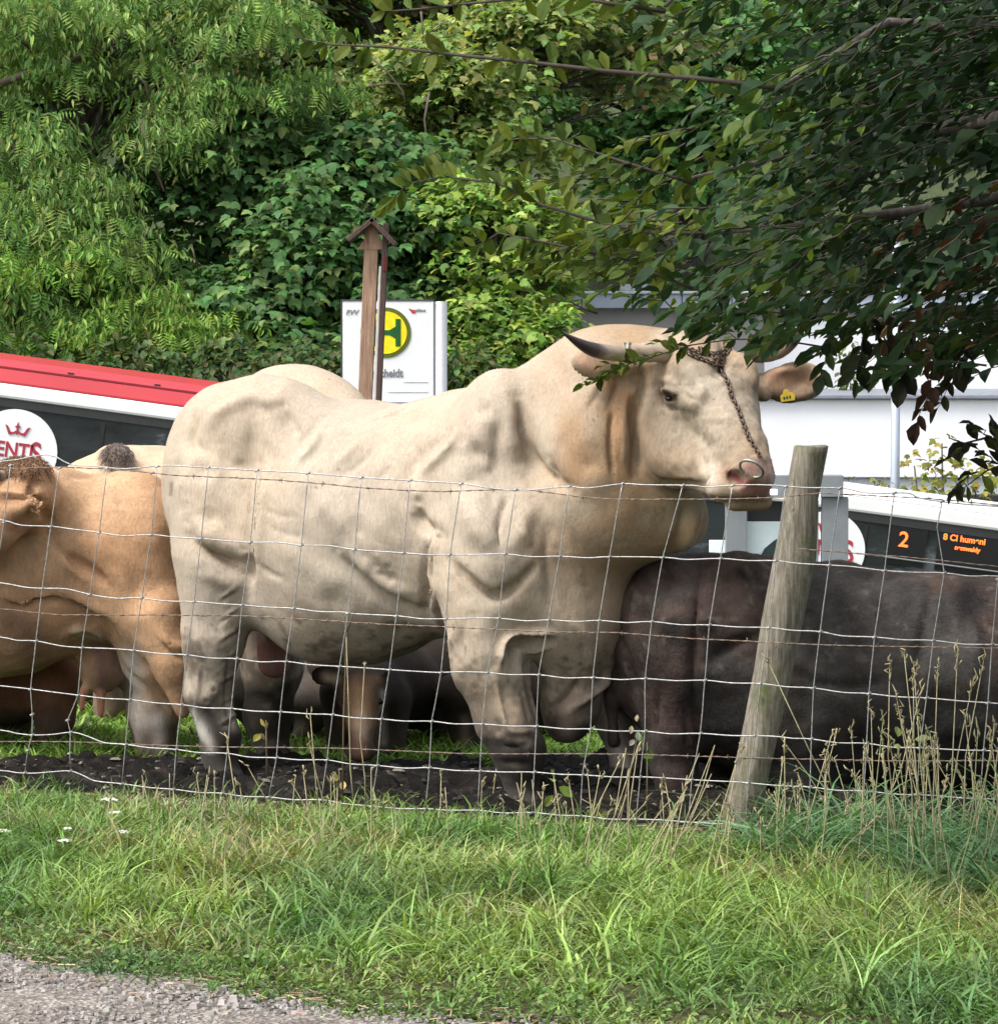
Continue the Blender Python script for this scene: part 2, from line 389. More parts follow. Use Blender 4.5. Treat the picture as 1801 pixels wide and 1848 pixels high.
# ================================================================ THE BULL
YAW = R(-34)
OB = np.array([.207, 12.207, -.05])
U = np.array([math.cos(YAW), math.sin(YAW), 0]); VS = np.array([-math.sin(YAW), math.cos(YAW), 0])
def W(px, py, t):
    """point seen at (px,py) on the plane t metres beyond the bull's middle plane"""
    d = ray(px, py); c = np.array([0, 0, CAMZ]); l = (t-(c-OB) @ VS)/(d @ VS); return c+d*l
hd = np.array([.62, -.785, 0.]); hd /= np.linalg.norm(hd)
HA = unit(hd*.66+np.array([0, 0, -.75]))          # face axis, poll to muzzle
HS = np.cross(np.array([0, 0, 1.]), hd)           # head's left (away from us)
HN = np.cross(HA, HS); HN = HN if HN @ hd > 0 else -HN
HROT = np.array([HA, HS, HN])
def build_bull():
    B = SDF(OB, YAW, (-1.85, -.75, -.03), (1.35, .75, 1.72), .0085)
    E, C = B.ell, B.cap
    # trunk
    E(W(640, 935, 0), (.66, .385, .44), k=.1)
    E(W(635, 1010, 0), (.46, .36, .385), k=.12)
    E(W(860, 925, 0), (.46, .385, .45), k=.12)
    E(W(462, 865, 0), (.34, .33, .37), k=.1)
    E(W(476, 800, -.13), (.35, .17, .25), pitch=4, k=.06)      # near croup
    E(W(540, 790, .17), (.36, .16, .28), pitch=-6, k=.06)     # far croup, seen beyond the spine
    E(W(398, 880, -.12), (.20, .21, .36), k=.08)
    E(W(396, 960, -.24), (.165, .14, .32), k=.07)               # near thigh
    E(W(450, 960, .22), (.20, .15, .36), k=.09)
    E(W(420, 772, -.24), (.15, .08, .13), k=.05)
    # near hind leg
    C(W(397, 1010, -.26), W(386, 1150, -.27), .165, .112, k=.08)
    B.chain([W(384, 1150, -.27), W(375, 1250, -.27), W(398, 1330, -.27), W(396, 1395, -.27)], [.112, .085, .068, .072], k=.04)
    E(W(402, 1400, -.27), (.085, .07, .04), k=.03)
    # far hind leg
    B.chain([W(475, 1040, .2), W(492, 1200, .22), W(482, 1290, .22), W(498, 1380, .22)], [.17, .11, .08, .062], k=.06)
    E(W(505, 1380, .22), (.08, .065, .04), k=.03)
    tl = lambda s, z: OB+U*s+np.array([0, 0, z])
    B.chain([tl(-1.15, 1.34), tl(-1.38, 1.26), tl(-1.44, 1.05), tl(-1.44, .8), tl(-1.42, .55)], [.05, .042, .03, .024, .04], k=.03)
    # flank fold, sheath
    C(W(452, 1040, -.2), W(560, 1110, -.14), .07, .13, k=.12)
    C(W(492, 1130, .05), W(494, 1195, .05), .065, .062, k=.035)
    # shoulder and fore quarter
    E(W(885, 850, -.21), (.21, .155, .36), pitch=-10, k=.09)
    E(W(850, 985, -.30), (.17, .12, .17), k=.06)
    E(W(925, 990, -.27), (.16, .14, .24), k=.07)
    E(W(985, 765, 0), (.26, .20, .215), pitch=30, k=.10)
    C(W(872, 1060, -.29), W(886, 1200, -.29), .165, .125, k=.08)
    B.chain([W(886, 1200, -.29), W(912, 1300, -.285), W(938, 1365, -.28), W(941, 1420, -.28)], [.125, .098, .08, .062], k=.05)
    E(W(946, 1452, -.28), (.085, .075, .05), k=.03)
    E(W(938, 1350, -.28), (.075, .08, .06), k=.04)
    # chest and brisket
    E(W(985, 980, -.02), (.30, .34, .36), k=.1)
    E(W(1040, 1085, -.04), (.19, .24, .24), k=.08)
    C(W(1045, 1130, -.02), W(1030, 1270, -.02), .15, .10, k=.07)
    C(W(1030, 1270, -.02), W(1022, 1305, -.02), .095, .075, k=.05)
    # far foreleg
    B.chain([W(1060, 1080, .22), W(1088, 1210, .27), W(1116, 1300, .27), W(1134, 1385, .27), W(1140, 1425, .27)], [.165, .10, .075, .055, .07], k=.05)
    E(W(1144, 1430, .27), (.08, .07, .04), k=.03)
    # neck
    E(W(1094, 768, 0), (.335, .26, .35), pitch=8, k=.08)
    E(W(1180, 690, .04), (.34, .20, .19), pitch=4, k=.08)
    E(W(1060, 810, -.16), (.20, .16, .22), k=.06)
    E(W(1110, 900, -.05), (.22, .25, .25), k=.1)
    E(W(1180, 915, 0), (.19, .14, .16), pitch=-14, k=.08)
    E(W(1236, 944, .06), (.08, .06, .08), pitch=45, k=.05)
    # head
    def HP(px, py, D): return P(px, py, D)
    e = lambda p, ra, rs, rn, k=.05: E(p, (ra, rs, rn), rot=HROT, k=k)
    e(HP(1284, 712, 11.80), .19, .155, .125, .05)
    e(HP(1262, 668, 11.88), .10, .15, .10, .05)
    e(HP(1238, 672, 11.74), .085, .055, .055, .035)           # near brow boss
    e(HP(1343, 672, 11.80), .085, .045, .055, .035)           # far brow boss
    C(HP(1302, 745, 11.74), HP(1352, 845, 11.48), .122, .076, k=.05)
    C(HP(1215, 760, 11.84), HP(1225, 820, 11.80), .112, .112, k=.05)  # cheek
    C(HP(1232, 822, 11.77), HP(1315, 872, 11.55), .100, .062, k=.05)
    e(HP(1348, 868, 11.45), .070, .094, .082, .035)
    e(HP(1300, 880, 11.47), .05, .05, .05, .03)
    C(HP(1328, 903, 11.50), HP(1376, 903, 11.50), .040, .034, k=.025)
    C(HP(1215, 708, 11.72), HP(1250, 722, 11.66), .028, .03, k=.04)  # orbital ridge
    E(HP(1207, 721, 11.67), (.032, .032, .026), k=.02, op='sub')
    E(HP(1327, 862, 11.38), (.036, .04, .028), k=.015, op='sub')
    E(HP(1388, 850, 11.375), (.02, .02, .018), k=.015, op='sub')
    E(HP(1378, 712, 11.86), (.03, .03, .03), k=.03)
    # ears
    ear = lambda a, b, c, r1, r2: None
    E(HP(1434, 690, 11.93), (.055, .115, .075), rot=np.array([[.25, -.95, .0], [.95, .25, .12], [-.1, -.05, .99]]), k=.03)
    E(HP(1434, 692, 11.86), (.045, .09, .056), rot=np.array([[.25, -.95, .0], [.95, .25, .12], [-.1, -.05, .99]]), k=.02, op='sub')
    C(HP(1368, 692, 11.93), HP(1400, 692, 11.93), .035, .035, k=.03)
    E(HP(1082, 655, 11.80), (.022, .10, .05), rot=np.array([[.3, -.95, 0], [.95, .3, -.1], [.1, .05, .99]]), k=.02)
    C(HP(1160, 662, 11.84), HP(1130, 660, 11.82), .035, .03, k=.03)
    V, Q = B.mesh(2)
    z = lambda X, Y: (280+X/2.501, 560+Y/2.501)
    zz = lambda *a: [z(a[i], a[i+1]) for i in range(0, len(a), 2)]
    y_ = lambda *a: [(750+a[i]/3.602, 850+a[i+1]/3.602) for i in range(0, len(a), 2)]
    h_ = lambda *a: [(950+a[i]/3.0017, 540+a[i+1]/3.0017) for i in range(0, len(a), 2)]
    S = [
        (zz(230,560, 290,460, 430,400, 520,410, 600,370), 16, .016), (zz(190,430, 170,590, 250,660), 12, -.014),
        (zz(300,620, 340,700, 440,700), 16, -.01),
        (zz(190,1030, 290,1110, 400,1170), 17, -.038), (zz(160,960, 280,1040, 400,1080), 20, .016), (zz(200,1170, 330,1230, 410,1230), 18, .012),
        (zz(460,700, 440,900, 425,1100, 415,1290), 11, -.024), (zz(490,720, 470,950, 460,1150), 14, .014),
        (zz(590,440, 640,570), 14, -.014), (zz(500,520, 560,620, 700,600), 18, .008),
        (zz(630,690, 700,630, 770,520), 9, .012), (zz(610,640, 680,570, 740,500), 9, -.010),
        (zz(790,720, 900,630, 970,570), 10, .008), (zz(830,760, 940,680, 1020,600), 10, -.008),
        (zz(830,1095, 900,1175, 1000,1265, 1130,1345, 1230,1370), 15, -.026), (zz(880,1090, 960,1160, 1080,1250, 1180,1290), 16, .014),
        (zz(1000,1170, 1080,1240), 13, -.012),
        (zz(480,890, 570,930, 640,925), 8, -.003), (zz(500,960, 560,1000, 690,1030), 8, -.0035), (zz(450,1140, 520,1190, 590,1215), 8, -.005), ([(850, 870), (875, 1000)], 44, .024), ([(372, 850), (382, 940)], 46, .020), ([(456, 740), (452, 850), (446, 980)], 20, -.016), ([(930, 690), (948, 780), (965, 860)], 22, -.014), ([(1050, 690), (1062, 840)], 60, .020), ([(560, 765), (700, 800)], 46, .010), ([(858, 1110), (880, 1210)], 36, .012), ([(1146, 700), (1150, 860)], 14, -.016), ([(790, 1030), (880, 1085), (960, 1040)], 22, -.012), ([(600, 1080), (720, 1140)], 50, .014), ([(420, 1090), (400, 1180)], 24, .010), ([(340, 900), (345, 1020)], 18, -.008), ([(560, 900), (650, 960)], 60, .012), ([(500, 745), (540, 820)], 24, -.012), ([(735, 770), (752, 890)], 24, -.014), ([(690, 800), (720, 960)], 34, .010), ([(880, 740), (860, 820)], 34, .020),
        (zz(1180,880, 1200,960, 1270,1010), 15, -.030), (zz(1180,800, 1170,900), 12, .008),
        (zz(1262,1000, 1255,1200, 1250,1390), 9, .014), (zz(1235,1020, 1225,1200, 1225,1380), 11, -.020),
        (zz(1330,1120, 1420,1220, 1530,1290, 1620,1230), 11, -.020), (zz(1060,690, 1030,760), 10, -.008),
        (zz(1360,520, 1335,610, 1200,740), 10, .014), (zz(1320,560, 1200,660, 1150,760), 14, -.010),
        (zz(1590,830, 1545,990, 1560,1080), 9, -.014), (zz(1000,1080, 1060,1160), 12, .008),
        (zz(1640,400, 1655,560, 1720,700, 1810,790), 14, -.026), (zz(1600,380, 1600,560, 1640,700), 18, .014),
        (zz(850,560, 880,570), 5, -.006), (zz(1560,480, 1540,600, 1540,760), 14, -.007),
        (h_(470,590, 455,780, 470,960), 7, -.012), (h_(575,560, 590,760, 590,940), 9, -.026), (h_(520,600, 520,760, 530,930), 9, .006),
        (h_(180,640, 150,800, 190,960), 18, .010), (h_(120,880, 180,990, 260,1030), 13, -.016),
        (h_(430,440, 380,520, 330,600), 7, -.008), (h_(500,430, 440,600), 7, -.008), (h_(620,480, 600,620), 8, -.012),
        (h_(1010,1130, 975,1270, 880,1400), 14, -.02), (h_(1080,1120, 1050,1230), 10, .01), (h_(860,1080, 830,1250, 760,1400), 12, -.014), (h_(930,1100, 900,1260, 830,1390), 10, .014),
        (h_(590,970, 760,1010, 960,1020), 12, -.022), (h_(980,1080, 1100,1100, 1300,1090), 7, -.018),
        (h_(1075,240, 1075,330, 1040,400), 12, -.028), (h_(820,420, 860,520, 960,560), 9, -.010), (h_(950,450, 960,540), 8, .008),
        (h_(700,430, 760,440, 830,480), 9, .010), (h_(725,515, 770,488, 830,515), 5, .014), (h_(740,545, 790,560, 830,540), 4, .008), (h_(610,330, 640,450, 620,560), 14, -.010),
        (zz(300,330, 420,300, 560,300), 26, .014), (zz(120,700, 150,900, 200,1000), 34, .014), (zz(520,1000, 700,1150, 950,1290), 34, .010), (zz(1400,850, 1480,1000, 1560,1120), 34, .016), (zz(1380,620, 1500,700), 30, -.008), (zz(700,800, 820,950, 900,1050), 22, .010),
        (zz(1700,850, 1650,1000, 1600,1100), 20, .012), (zz(1000,450, 1150,470, 1300,400), 22, -.010), (h_(730,560, 770,590, 850,600), 6, -.008), (h_(815,620, 815,720), 4, -.004),
        (h_(880,680, 950,760, 1060,830), 14, -.006), (h_(960,820, 1000,900, 990,1020), 12, .008), (h_(1090,900, 1120,980), 6, -.008),
        (h_(1180,860, 1210,840, 1260,840), 7, -.006), (h_(660,700, 680,840, 740,930), 18, .008),
        (y_(230,600, 350,720, 540,810, 700,700, 790,590), 10, -.018), (y_(860,380, 850,560, 880,850), 12, -.010), (y_(680,360, 760,500), 10, .008),
        (y_(545,1290, 575,1120, 680,1045, 900,1060), 7, .020), (y_(650,1280, 640,1140, 760,1115, 880,1110), 9, -.030), (y_(700,1160, 740,1180, 860,1150), 5, .010),
        (y_(735,1230, 745,1400, 800,1610), 8, -.030), (y_(860,1560, 980,1480, 1100,1330), 12, -.022), (y_(1000,1560, 1150,1440, 1260,1330, 1310,1200), 9, .020),
        (y_(1000,960, 1120,1100, 1160,1300), 12, .010), (y_(240,1000, 230,1250, 300,1500), 9, .010), (y_(310,1000, 290,1200, 330,1420), 8, -.008),
        (y_(600,1650, 640,1700, 760,1700), 8, .012), (y_(540,1780, 700,1790), 8, -.010), (y_(110,860, 150,1000, 200,1200), 8, .010),
        (y_(440,40, 520,260), 7, -.005), (y_(900,500, 1000,560, 1100,760), 22, .010),
    ]
    S += [([(905, 1335), (950, 1345)], 14, .012), ([(900, 1375), (960, 1380)], 8, -.010), ([(385, 1245), (372, 1265)], 14, .012), ([(415, 1180), (408, 1260), (420, 1320)], 6, -.010), ([(360, 1200), (356, 1290), (372, 1350)], 5, .008), ([(895, 1230), (915, 1320)], 6, .008), ([(940, 1230), (955, 1310)], 6, -.006)]
    for i in range(7):
        yb = 1050+i*38; S.append(([(400+6*(i % 2), yb+30), (428, yb+8)], 5, .008)); S.append(([(398, yb+36), (428, yb+16)], 4, -.007))
    V = sculpt(V, Q, S)
    N = normals(V, Q); xf, yf, ff = project(V); fc = np.clip((xf-1160)/60, 0, 1)*np.clip((910-yf)/40, 0, 1)
    V += N*(fc*(vnoise(V, 26, 60)*.010+vnoise(V, 55, 61)*.004))[:, None]
    am = vnoise(V, 9)*.010+vnoise(V, 22, 7)*.004+vnoise(V*np.array([1, 1, .35]), 60, 3)*.0016
    x, y, f = project(V)
    V += N*am[:, None]*.8
    # coat colours and mud, with some throat and crease shade painted in
    n = len(V); PA, PB = W(492, 1130, .05), W(494, 1195, .05); Cc = np.tile(np.array([.395, .332, .262]), (n, 1))
    t1 = np.clip(vnoise(V, 3.1, 20)*1.6+.5, 0, 1)[:, None]; Cc = Cc*(1-t1*.25)+np.array([.50, .36, .22])*t1*.25
    t2 = np.clip(vnoise(V, 14, 40)*2.2, 0, 1)[:, None]; Cc *= 1-.06*t2
    def zone(mask, c, a):
        mm = np.clip(mask, 0, 1)[:, None]*a; return Cc*(1-mm)+np.array(c)*mm
    Cc = zone((x-900)/220*np.clip((1250-y)/200, 0, 1), (.30, .198, .112), .9)           # warmer fore part
    Cc = zone(np.exp(-((x-1270)/110)**2-((y-740)/110)**2)*1.4, (.265, .222, .165), .85)   # greyer face
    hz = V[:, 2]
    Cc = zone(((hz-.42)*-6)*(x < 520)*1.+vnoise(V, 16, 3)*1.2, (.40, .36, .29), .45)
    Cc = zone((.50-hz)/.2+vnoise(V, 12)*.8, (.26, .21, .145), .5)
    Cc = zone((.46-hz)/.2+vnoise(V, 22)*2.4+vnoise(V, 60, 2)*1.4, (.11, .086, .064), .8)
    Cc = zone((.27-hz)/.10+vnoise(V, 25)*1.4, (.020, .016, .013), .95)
    Cc = zone(vnoise(V, 7, 70)*3-.35, (.45, .395, .31), .6)
    fm = np.clip((x-1150)/60, 0, 1)*np.clip((900-y)/40, 0, 1)*np.clip(vnoise(V, 38, 11)*3+vnoise(V, 90, 5)*1.5, 0, 1); Cc = zone(fm, (.17, .135, .10), .55)
    fm = np.clip(vnoise(V*np.array([1, 1, .6]), 17, 91)*3-.5, 0, 1); Cc = zone(fm, (.26, .205, .14), .2)
    P_ = [
        (h_(440,450, 520,540), 26, (.36,.21,.11), .6), (h_(470,480, 455,620), 9, (.25,.14,.08), .5), (h_(540,500, 590,620), 12, (.33,.18,.09), .5),
        (h_(480,620, 480,900), 24, (.34,.19,.095), .7), (h_(250,700, 260,950), 46, (.36,.22,.12), .7), (h_(330,880, 520,960), 40, (.33,.21,.115), .6),
        (zz(180,450, 170,600), 9, (.30,.25,.16), .55), (zz(90,580, 90,760), 13, (.34,.30,.22), .5), (zz(75,780, 70,830), 5, (.10,.09,.06), .8),
        (zz(150,640, 250,660), 18, (.42,.36,.26), .4), (zz(300,1100, 200,1060, 380,1170), 11, (.30,.20,.12), .5),  # last stroke paints crease shade along the thigh groove
        (h_(725,500, 745,560), 7, (.12,.07,.05), .8), (h_(740,500, 800,535), 14, (.055,.03,.02), 1.), (h_(810,590, 850,600), 3, (.15,.11,.09), .7), (h_(815,600, 812,720), 1.6, (.14,.11,.08), .7),
        (h_(1000,480, 1070,600), 16, (.38,.31,.24), .5), (h_(880,360, 950,470), 16, (.42,.37,.29), .5),
        (h_(1010,900, 1010,1030), 15, (.56,.46,.39), .7), (h_(950,880, 1000,1040), 12, (.52,.44,.35), .5),
        (h_(1100,940, 1160,990, 1230,1000), 13, (.13,.035,.03), .95), (h_(1190,900, 1330,940), 22, (.26,.15,.125), .9), (h_(1190,870, 1320,880), 5, (.16,.11,.09), .6), (h_(1180,1040, 1290,1050, 1330,1000), 12, (.33,.16,.14), .9),
        (h_(1330,940, 1340,1060), 8, (.62,.50,.44), .7), (h_(1000,1090, 1300,1095), 4, (.12,.08,.07), .7), (h_(1090,940, 1130,960), 6, (.10,.03,.03), .9),
        ([(1400, 680), (1470, 680)], 22, (.34,.19,.12), .9), ([(1395, 705), (1450, 715)], 16, (.27,.15,.10), .6), ([(1470,665),(1485,690)], 6, (.62,.48,.36), .7),
        ([(1050, 650), (1075, 665)], 12, (.55,.33,.23), .8), 
        (h_(720,1120, 900,1100, 960,1200), 38, (.17,.135,.072), .85), (h_(850,1250, 1000,1250), 24, (.38,.24,.13), .7), (y_(800,500, 1000,620, 1150,500), 40, (.30,.20,.125), .5), (h_(960,1080, 1080,1200), 14, (.12,.08,.05), .8),  # brown throat; the shade under jaw and mouth is painted in too
        ([(880, 1240), (930, 1300)], 24, (.44,.33,.23), .4), ([(1030, 1250), (1020, 1330)], 30, (.42,.31,.24), .5),
        ([(1100, 1250), (1130, 1400)], 30, (.42,.36,.31), .9), ([(1152, 1300), (1150, 1350)], 10, (.55,.48,.40), .9), ([(350,1290),(380,1350)], 16, (.55,.52,.46), .6),
        (h_(600,360, 650,330), 10, (.40,.30,.2), .3),
    ]
    Cc = paint(Cc, V, Q, P_)
    tt = np.clip(((V-PA) @ (PB-PA))/((PB-PA) @ (PB-PA)), 0, 1); dd = np.linalg.norm(V-PA-tt[:, None]*(PB-PA), axis=1); Cc = zone(np.clip((.080-dd)/.012, 0, 1)*np.clip((tt-.25)*4, 0, 1), (.26, .115, .10), .9)
    rng = np.random.default_rng(3)
    for _ in range(70):                                            # flecks of dry mud
        i = rng.integers(n); dd = np.linalg.norm(V-V[i], axis=1); m = dd < rng.uniform(.002, .006); Cc[m] = Cc[m]*.5
    hoof = hz < .03; Cc[hoof] = (.04, .035, .03)
    root = empty('bull', tuple(OB), 'huge cream white muscular bull with chain across its face standing behind the wire fence', 'bull')
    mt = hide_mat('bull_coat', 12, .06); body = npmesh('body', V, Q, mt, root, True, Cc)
    coat_hair('coat_hair', V, Q, Cc, 210000, .010, .0008, mt, root, (-.45, .25, -.75))
    return root, V, Q
bull, BV, BQ = build_bull()
bvh = BVHTree.FromPolygons([tuple(v) for v in BV.tolist()], [tuple(q) for q in BQ.tolist()])
def hit(px, py):
    d = Vector(ray(px, py)).normalized(); loc, nor, i, dist = bvh.ray_cast(Vector((0, 0, CAMZ)), d)
    return (np.array(loc), np.array(nor)) if loc is not None else (None, None)
def torus(mb, c, n, t, R1, R2, r, seg=12, ms=6):
    """oval ring round c, plane normal n, long axis t"""
    n = unit(np.asarray(n, float)); t = unit(np.asarray(t, float)-n*np.dot(t, n)); b = np.cross(n, t); V = []; F = []
    for i in range(seg):
        a = 2*math.pi*i/seg; ce = np.asarray(c)+t*R1*math.cos(a)+b*R2*math.sin(a); o = unit(t*math.cos(a)/R1+b*math.sin(a)/R2)
        for j in range(ms):
            q = 2*math.pi*j/ms; V.append(ce+r*(math.cos(q)*o+math.sin(q)*n))
            F.append((i*ms+j, ((i+1) % seg)*ms+j, ((i+1) % seg)*ms+(j+1) % ms, i*ms+(j+1) % ms))
    mb.add(V, F)
M_chain = simple('rusty_chain', (.12, .085, .065), .5, .7, .4, 120)
M_ring = simple('worn_steel_ring', (.30, .31, .25), .5, .7, .3, 60)
def chain_on(mb, pl, step=5.2):
    pts = []
    for (x0, y0), (x1, y1) in zip(pl[:-1], pl[1:]):
        m = max(1, int(math.hypot(x1-x0, y1-y0)/step)); pts += [(x0+(x1-x0)*i/m, y0+(y1-y0)*i/m) for i in range(m)]
    pts.append(pl[-1]); H = [hit(*p) for p in pts]; H = [(a+b*.008, b) for a, b in H if a is not None]
    for i in range(len(H)-1):
        a, na = H[i]; b, nb = H[i+1]
        if np.linalg.norm(b-a) > .05: continue
        t = b-a; nn = na if i % 2 else np.cross(unit(na), unit(t))
        torus(mb, (a+b)/2, nn, t, np.linalg.norm(t)*.72, .0068, .0030)
mb = MB()
chain_on(mb, [(1262, 630), (1285, 645), (1298, 660), (1312, 690), (1318, 715), (1330, 738), (1338, 762), (1350, 790), (1362, 812), (1370, 826)])
chain_on(mb, [(1185, 622), (1215, 628), (1245, 634), (1270, 642), (1290, 640), (1310, 630), (1335, 628)])
chain_on(mb, [(1298, 655), (1310, 640), (1330, 625), (1352, 632)])
chain_on(mb, [(1240, 640), (1270, 652), (1296, 662)])
mb.build('face_chain', M_chain, bull, True)
# horns
M_horn = newmat('horn')
def hornmat():
    m, n, b = M_horn; a = n.nodes.new('ShaderNodeAttribute'); a.attribute_name = 'col'
    t = noise(n, 60, 4, .6, stretch=(.2, 1, 1)); c = mixc(n, a.outputs['Color'], ramp(n, t.outputs['Fac'], [(.3, .75), (.7, 1.15)]).outputs[0], 1., 'MULTIPLY')
    n.links.new(c, b.inputs['Base Color']); b.inputs['Roughness'].default_value = .45; return m
M_horn = hornmat()
def horn(pts, rad, parent, tipat=.55, n=26, pale=(.36, .285, .205)):
    pts = np.array(pts); rad = np.array(rad); u = np.linspace(0, len(pts)-1, n)
    def cr(A, u):
        i = np.clip(np.floor(u).astype(int), 0, len(A)-2); t = (u-i)
        g = lambda j: A[np.clip(j, 0, len(A)-1)]
        t = t[:, None] if A.ndim > 1 else t
        return .5*(2*g(i)+(g(i+1)-g(i-1))*t+(2*g(i-1)-5*g(i)+4*g(i+1)-g(i+2))*t*t+(3*g(i)-g(i-1)-3*g(i+1)+g(i+2))*t**3)
    pp = cr(pts, u); rr = np.maximum(cr(rad, u), .002)*(1+.03*np.sin(np.arange(n)*1.9)*(np.arange(n) < n*.5))
    m = MB(); m.tube(list(pp), list(rr), 14)
    V = np.array(m.v); col = np.zeros((len(V), 3)); s = np.repeat(np.linspace(0, 1, n), 14)
    k = np.clip((s-tipat)/.12, 0, 1)[:, None]; col = np.array(pale)*(1-k)+np.array([.045, .032, .028])*k
    F4 = np.array([f for f in m.f if len(f) == 4])
    return npmesh('horn', V, F4, M_horn, parent, True, col)
horn([P(1200, 634, 11.78), P(1150, 636, 11.74), P(1100, 636, 11.68), P(1060, 627, 11.60), P(1015, 600, 11.52)], [.040, .032, .028, .022, .003], bull, .56)
horn([P(1350, 636, 11.90), P(1385, 638, 11.92), P(1412, 630, 11.90), P(1436, 610, 11.86), P(1452, 590, 11.80)], [.036, .030, .026, .019, .003], bull, .6, pale=(.27, .20, .14))
mb = MB(); torus(mb, P(1136, 636, 11.72), [1, -.25, 0], [0, 0, 1], .034, .034, .004, 20); torus(mb, P(1130, 636, 11.72), [1, -.2, .2], [0, 0, 1], .034, .034, .0035, 20)
mb.build('horn_chain', M_ring, bull, True)
# nose ring, eye, ear tag
mb = MB(); torus(mb, P(1356, 846, 11.35), [.42, .6, .68], [1, -.3, 0], .041, .040, .005, 28, 8)
mb.build('nose_ring', M_ring, bull, True)
m, n, b = newmat('dark_eye'); b.inputs['Base Color'].default_value = (.012, .007, .005, 1); b.inputs['Roughness'].default_value = .12; M_eye = m
bull_eye, _ = hit(1208, 721)
mb = MB()
def uvs(mb, c, r, seg=12, sc=(1, 1, 1)):
    V = []; F = []
    for i in range(seg+1):
        th = math.pi*i/seg
        for j in range(seg*2):
            ph = math.pi*j/seg; V.append((c[0]+r*sc[0]*math.sin(th)*math.cos(ph), c[1]+r*sc[1]*math.sin(th)*math.sin(ph), c[2]+r*sc[2]*math.cos(th)))
    w_ = seg*2
    for i in range(seg):
        for j in range(w_): F.append((i*w_+j, (i+1)*w_+j, (i+1)*w_+(j+1) % w_, i*w_+(j+1) % w_))
    mb.add(V, F)
uvs(mb, bull_eye+np.array([.002, .006, .004]), .018, sc=(1, 1, .62)); mb.build('eye', M_eye, bull, True)
M_tag = simple('yellow_plastic', (.72, .52, .06), .45, 0, .12, 40)
tp, tn = hit(1420, 712)
mb = MB(); T_ = Matrix.Translation(Vector(tp)+Vector((0, -.012, 0))) @ Matrix.Rotation(R(-12), 4, 'Y') @ Matrix.Rotation(R(18), 4, 'Z') @ Matrix.Scale(.78, 4)
mb.prism([(-.034, -.026), (.03, -.03), (.036, -.006), (.026, .004), (.012, .010), (.004, .026), (-.012, .024), (-.018, .008), (-.034, .0)], -.0015, .0015, T_)
o_tag = mb.build('ear_tag', M_tag, bull)
mb = MB()
for i in range(3): mb.box((-.022+i*.014, -.0025, -.018), (-.014+i*.014, -.0018, -.006), T_)
mb.build('tag_number', simple('black_print', (.03, .03, .03)), o_tag)

# ================================================================ GROUND
FY0, FY1 = 11.85, 10.7                         # distance of the fence at photo x = 0 and x = 1567
def fence_Y(px): return 1/(1/FY0+px/1567*(1/FY1-1/FY0))
_a = P(0, 1391, fence_Y(0)); _b = P(1567, 1504, fence_Y(1567)); FS = (_b[1]-_a[1])/(_b[0]-_a[0])
def fence_line(x): return _a[1]+FS*(x-_a[0])
_p = [G(0, 1712), G(350, 1750), G(700, 1806), G(1100, 1850)]
PX = np.array([q[0] for q in _p]); PY = np.array([q[1] for q in _p]); PC = np.polyfit(PX, PY, 1)
def path_edge(x): return PC[0]*x+PC[1]-.15+.06*np.sin(x*3.1)+.04*np.sin(x*9+1)+.025*np.sin(x*23)+.012*np.sin(x*57+2)
def road_z(x): return -2.42-.134*np.clip(x, -14, 14)
def gz(x, y):
    x = np.asarray(x, float); y = np.asarray(y, float)
    z = np.zeros(np.broadcast(x, y).shape)
    f = fence_line(x)
    z = z-.05*np.clip((y-f-.1)/.6, 0, 1)
    t = np.clip((y-15.5)/8.5, 0, 1); t = t*t*(3-2*t); z = z*(1-t)+road_z(x)*t
    h = np.clip(y-36, 0, 60); z = z+h*.42+.004*h*h
    return z
def ground_sheet(name, x0, x1, y0, y1, dx, dy, mat, dz=0, rough=None, kind='structure', ymin=None, ymax=None):
    xs = np.arange(x0, x1+dx/2, dx); n = int((y1-y0)/dy)+1; us = np.linspace(0, 1, n)
    X = np.repeat(xs[:, None], n, 1); a = (ymin(xs) if ymin else np.full(len(xs), y0))[:, None]; b = (ymax(xs) if ymax else np.full(len(xs), y1))[:, None]
    Y = a+(b-a)*us[None]; Z = gz(X, Y)+dz
    if rough is not None: Z = Z+rough(X, Y)
    V = np.stack([X, Y, Z], -1).reshape(-1, 3); nx = len(xs)
    i, j = np.meshgrid(np.arange(nx-1), np.arange(n-1), indexing='ij'); q = i*n+j
    F = np.stack([q, q+n, q+n+1, q+1], -1).reshape(-1, 4)
    return tag(npmesh(name, V, F, mat, None, True), kind=kind)
def groundmat():
    m, n, b = newmat('meadow_soil'); t = noise(n, 1.7, 6, .7); t2 = noise(n, 30, 6, .7)
    c = ramp(n, t.outputs['Fac'], [(.3, (.035, .05, .018)), (.6, (.06, .085, .028))]).outputs[0]
    c = mixc(n, c, ramp(n, t2.outputs['Fac'], [(.3, .5), (.7, 1.3)]).outputs[0], 1., 'MULTIPLY')
    n.links.new(c, b.inputs['Base Color']); b.inputs['Roughness'].default_value = .9; bump(n, b, t2.outputs['Fac'], .8, .02); return m
ground_sheet('ground', -70, 70, 3, 110, 1.0, .6, groundmat(), 0, lambda X, Y: -.09*np.clip((13.4-Y)/.6, 0, 1))
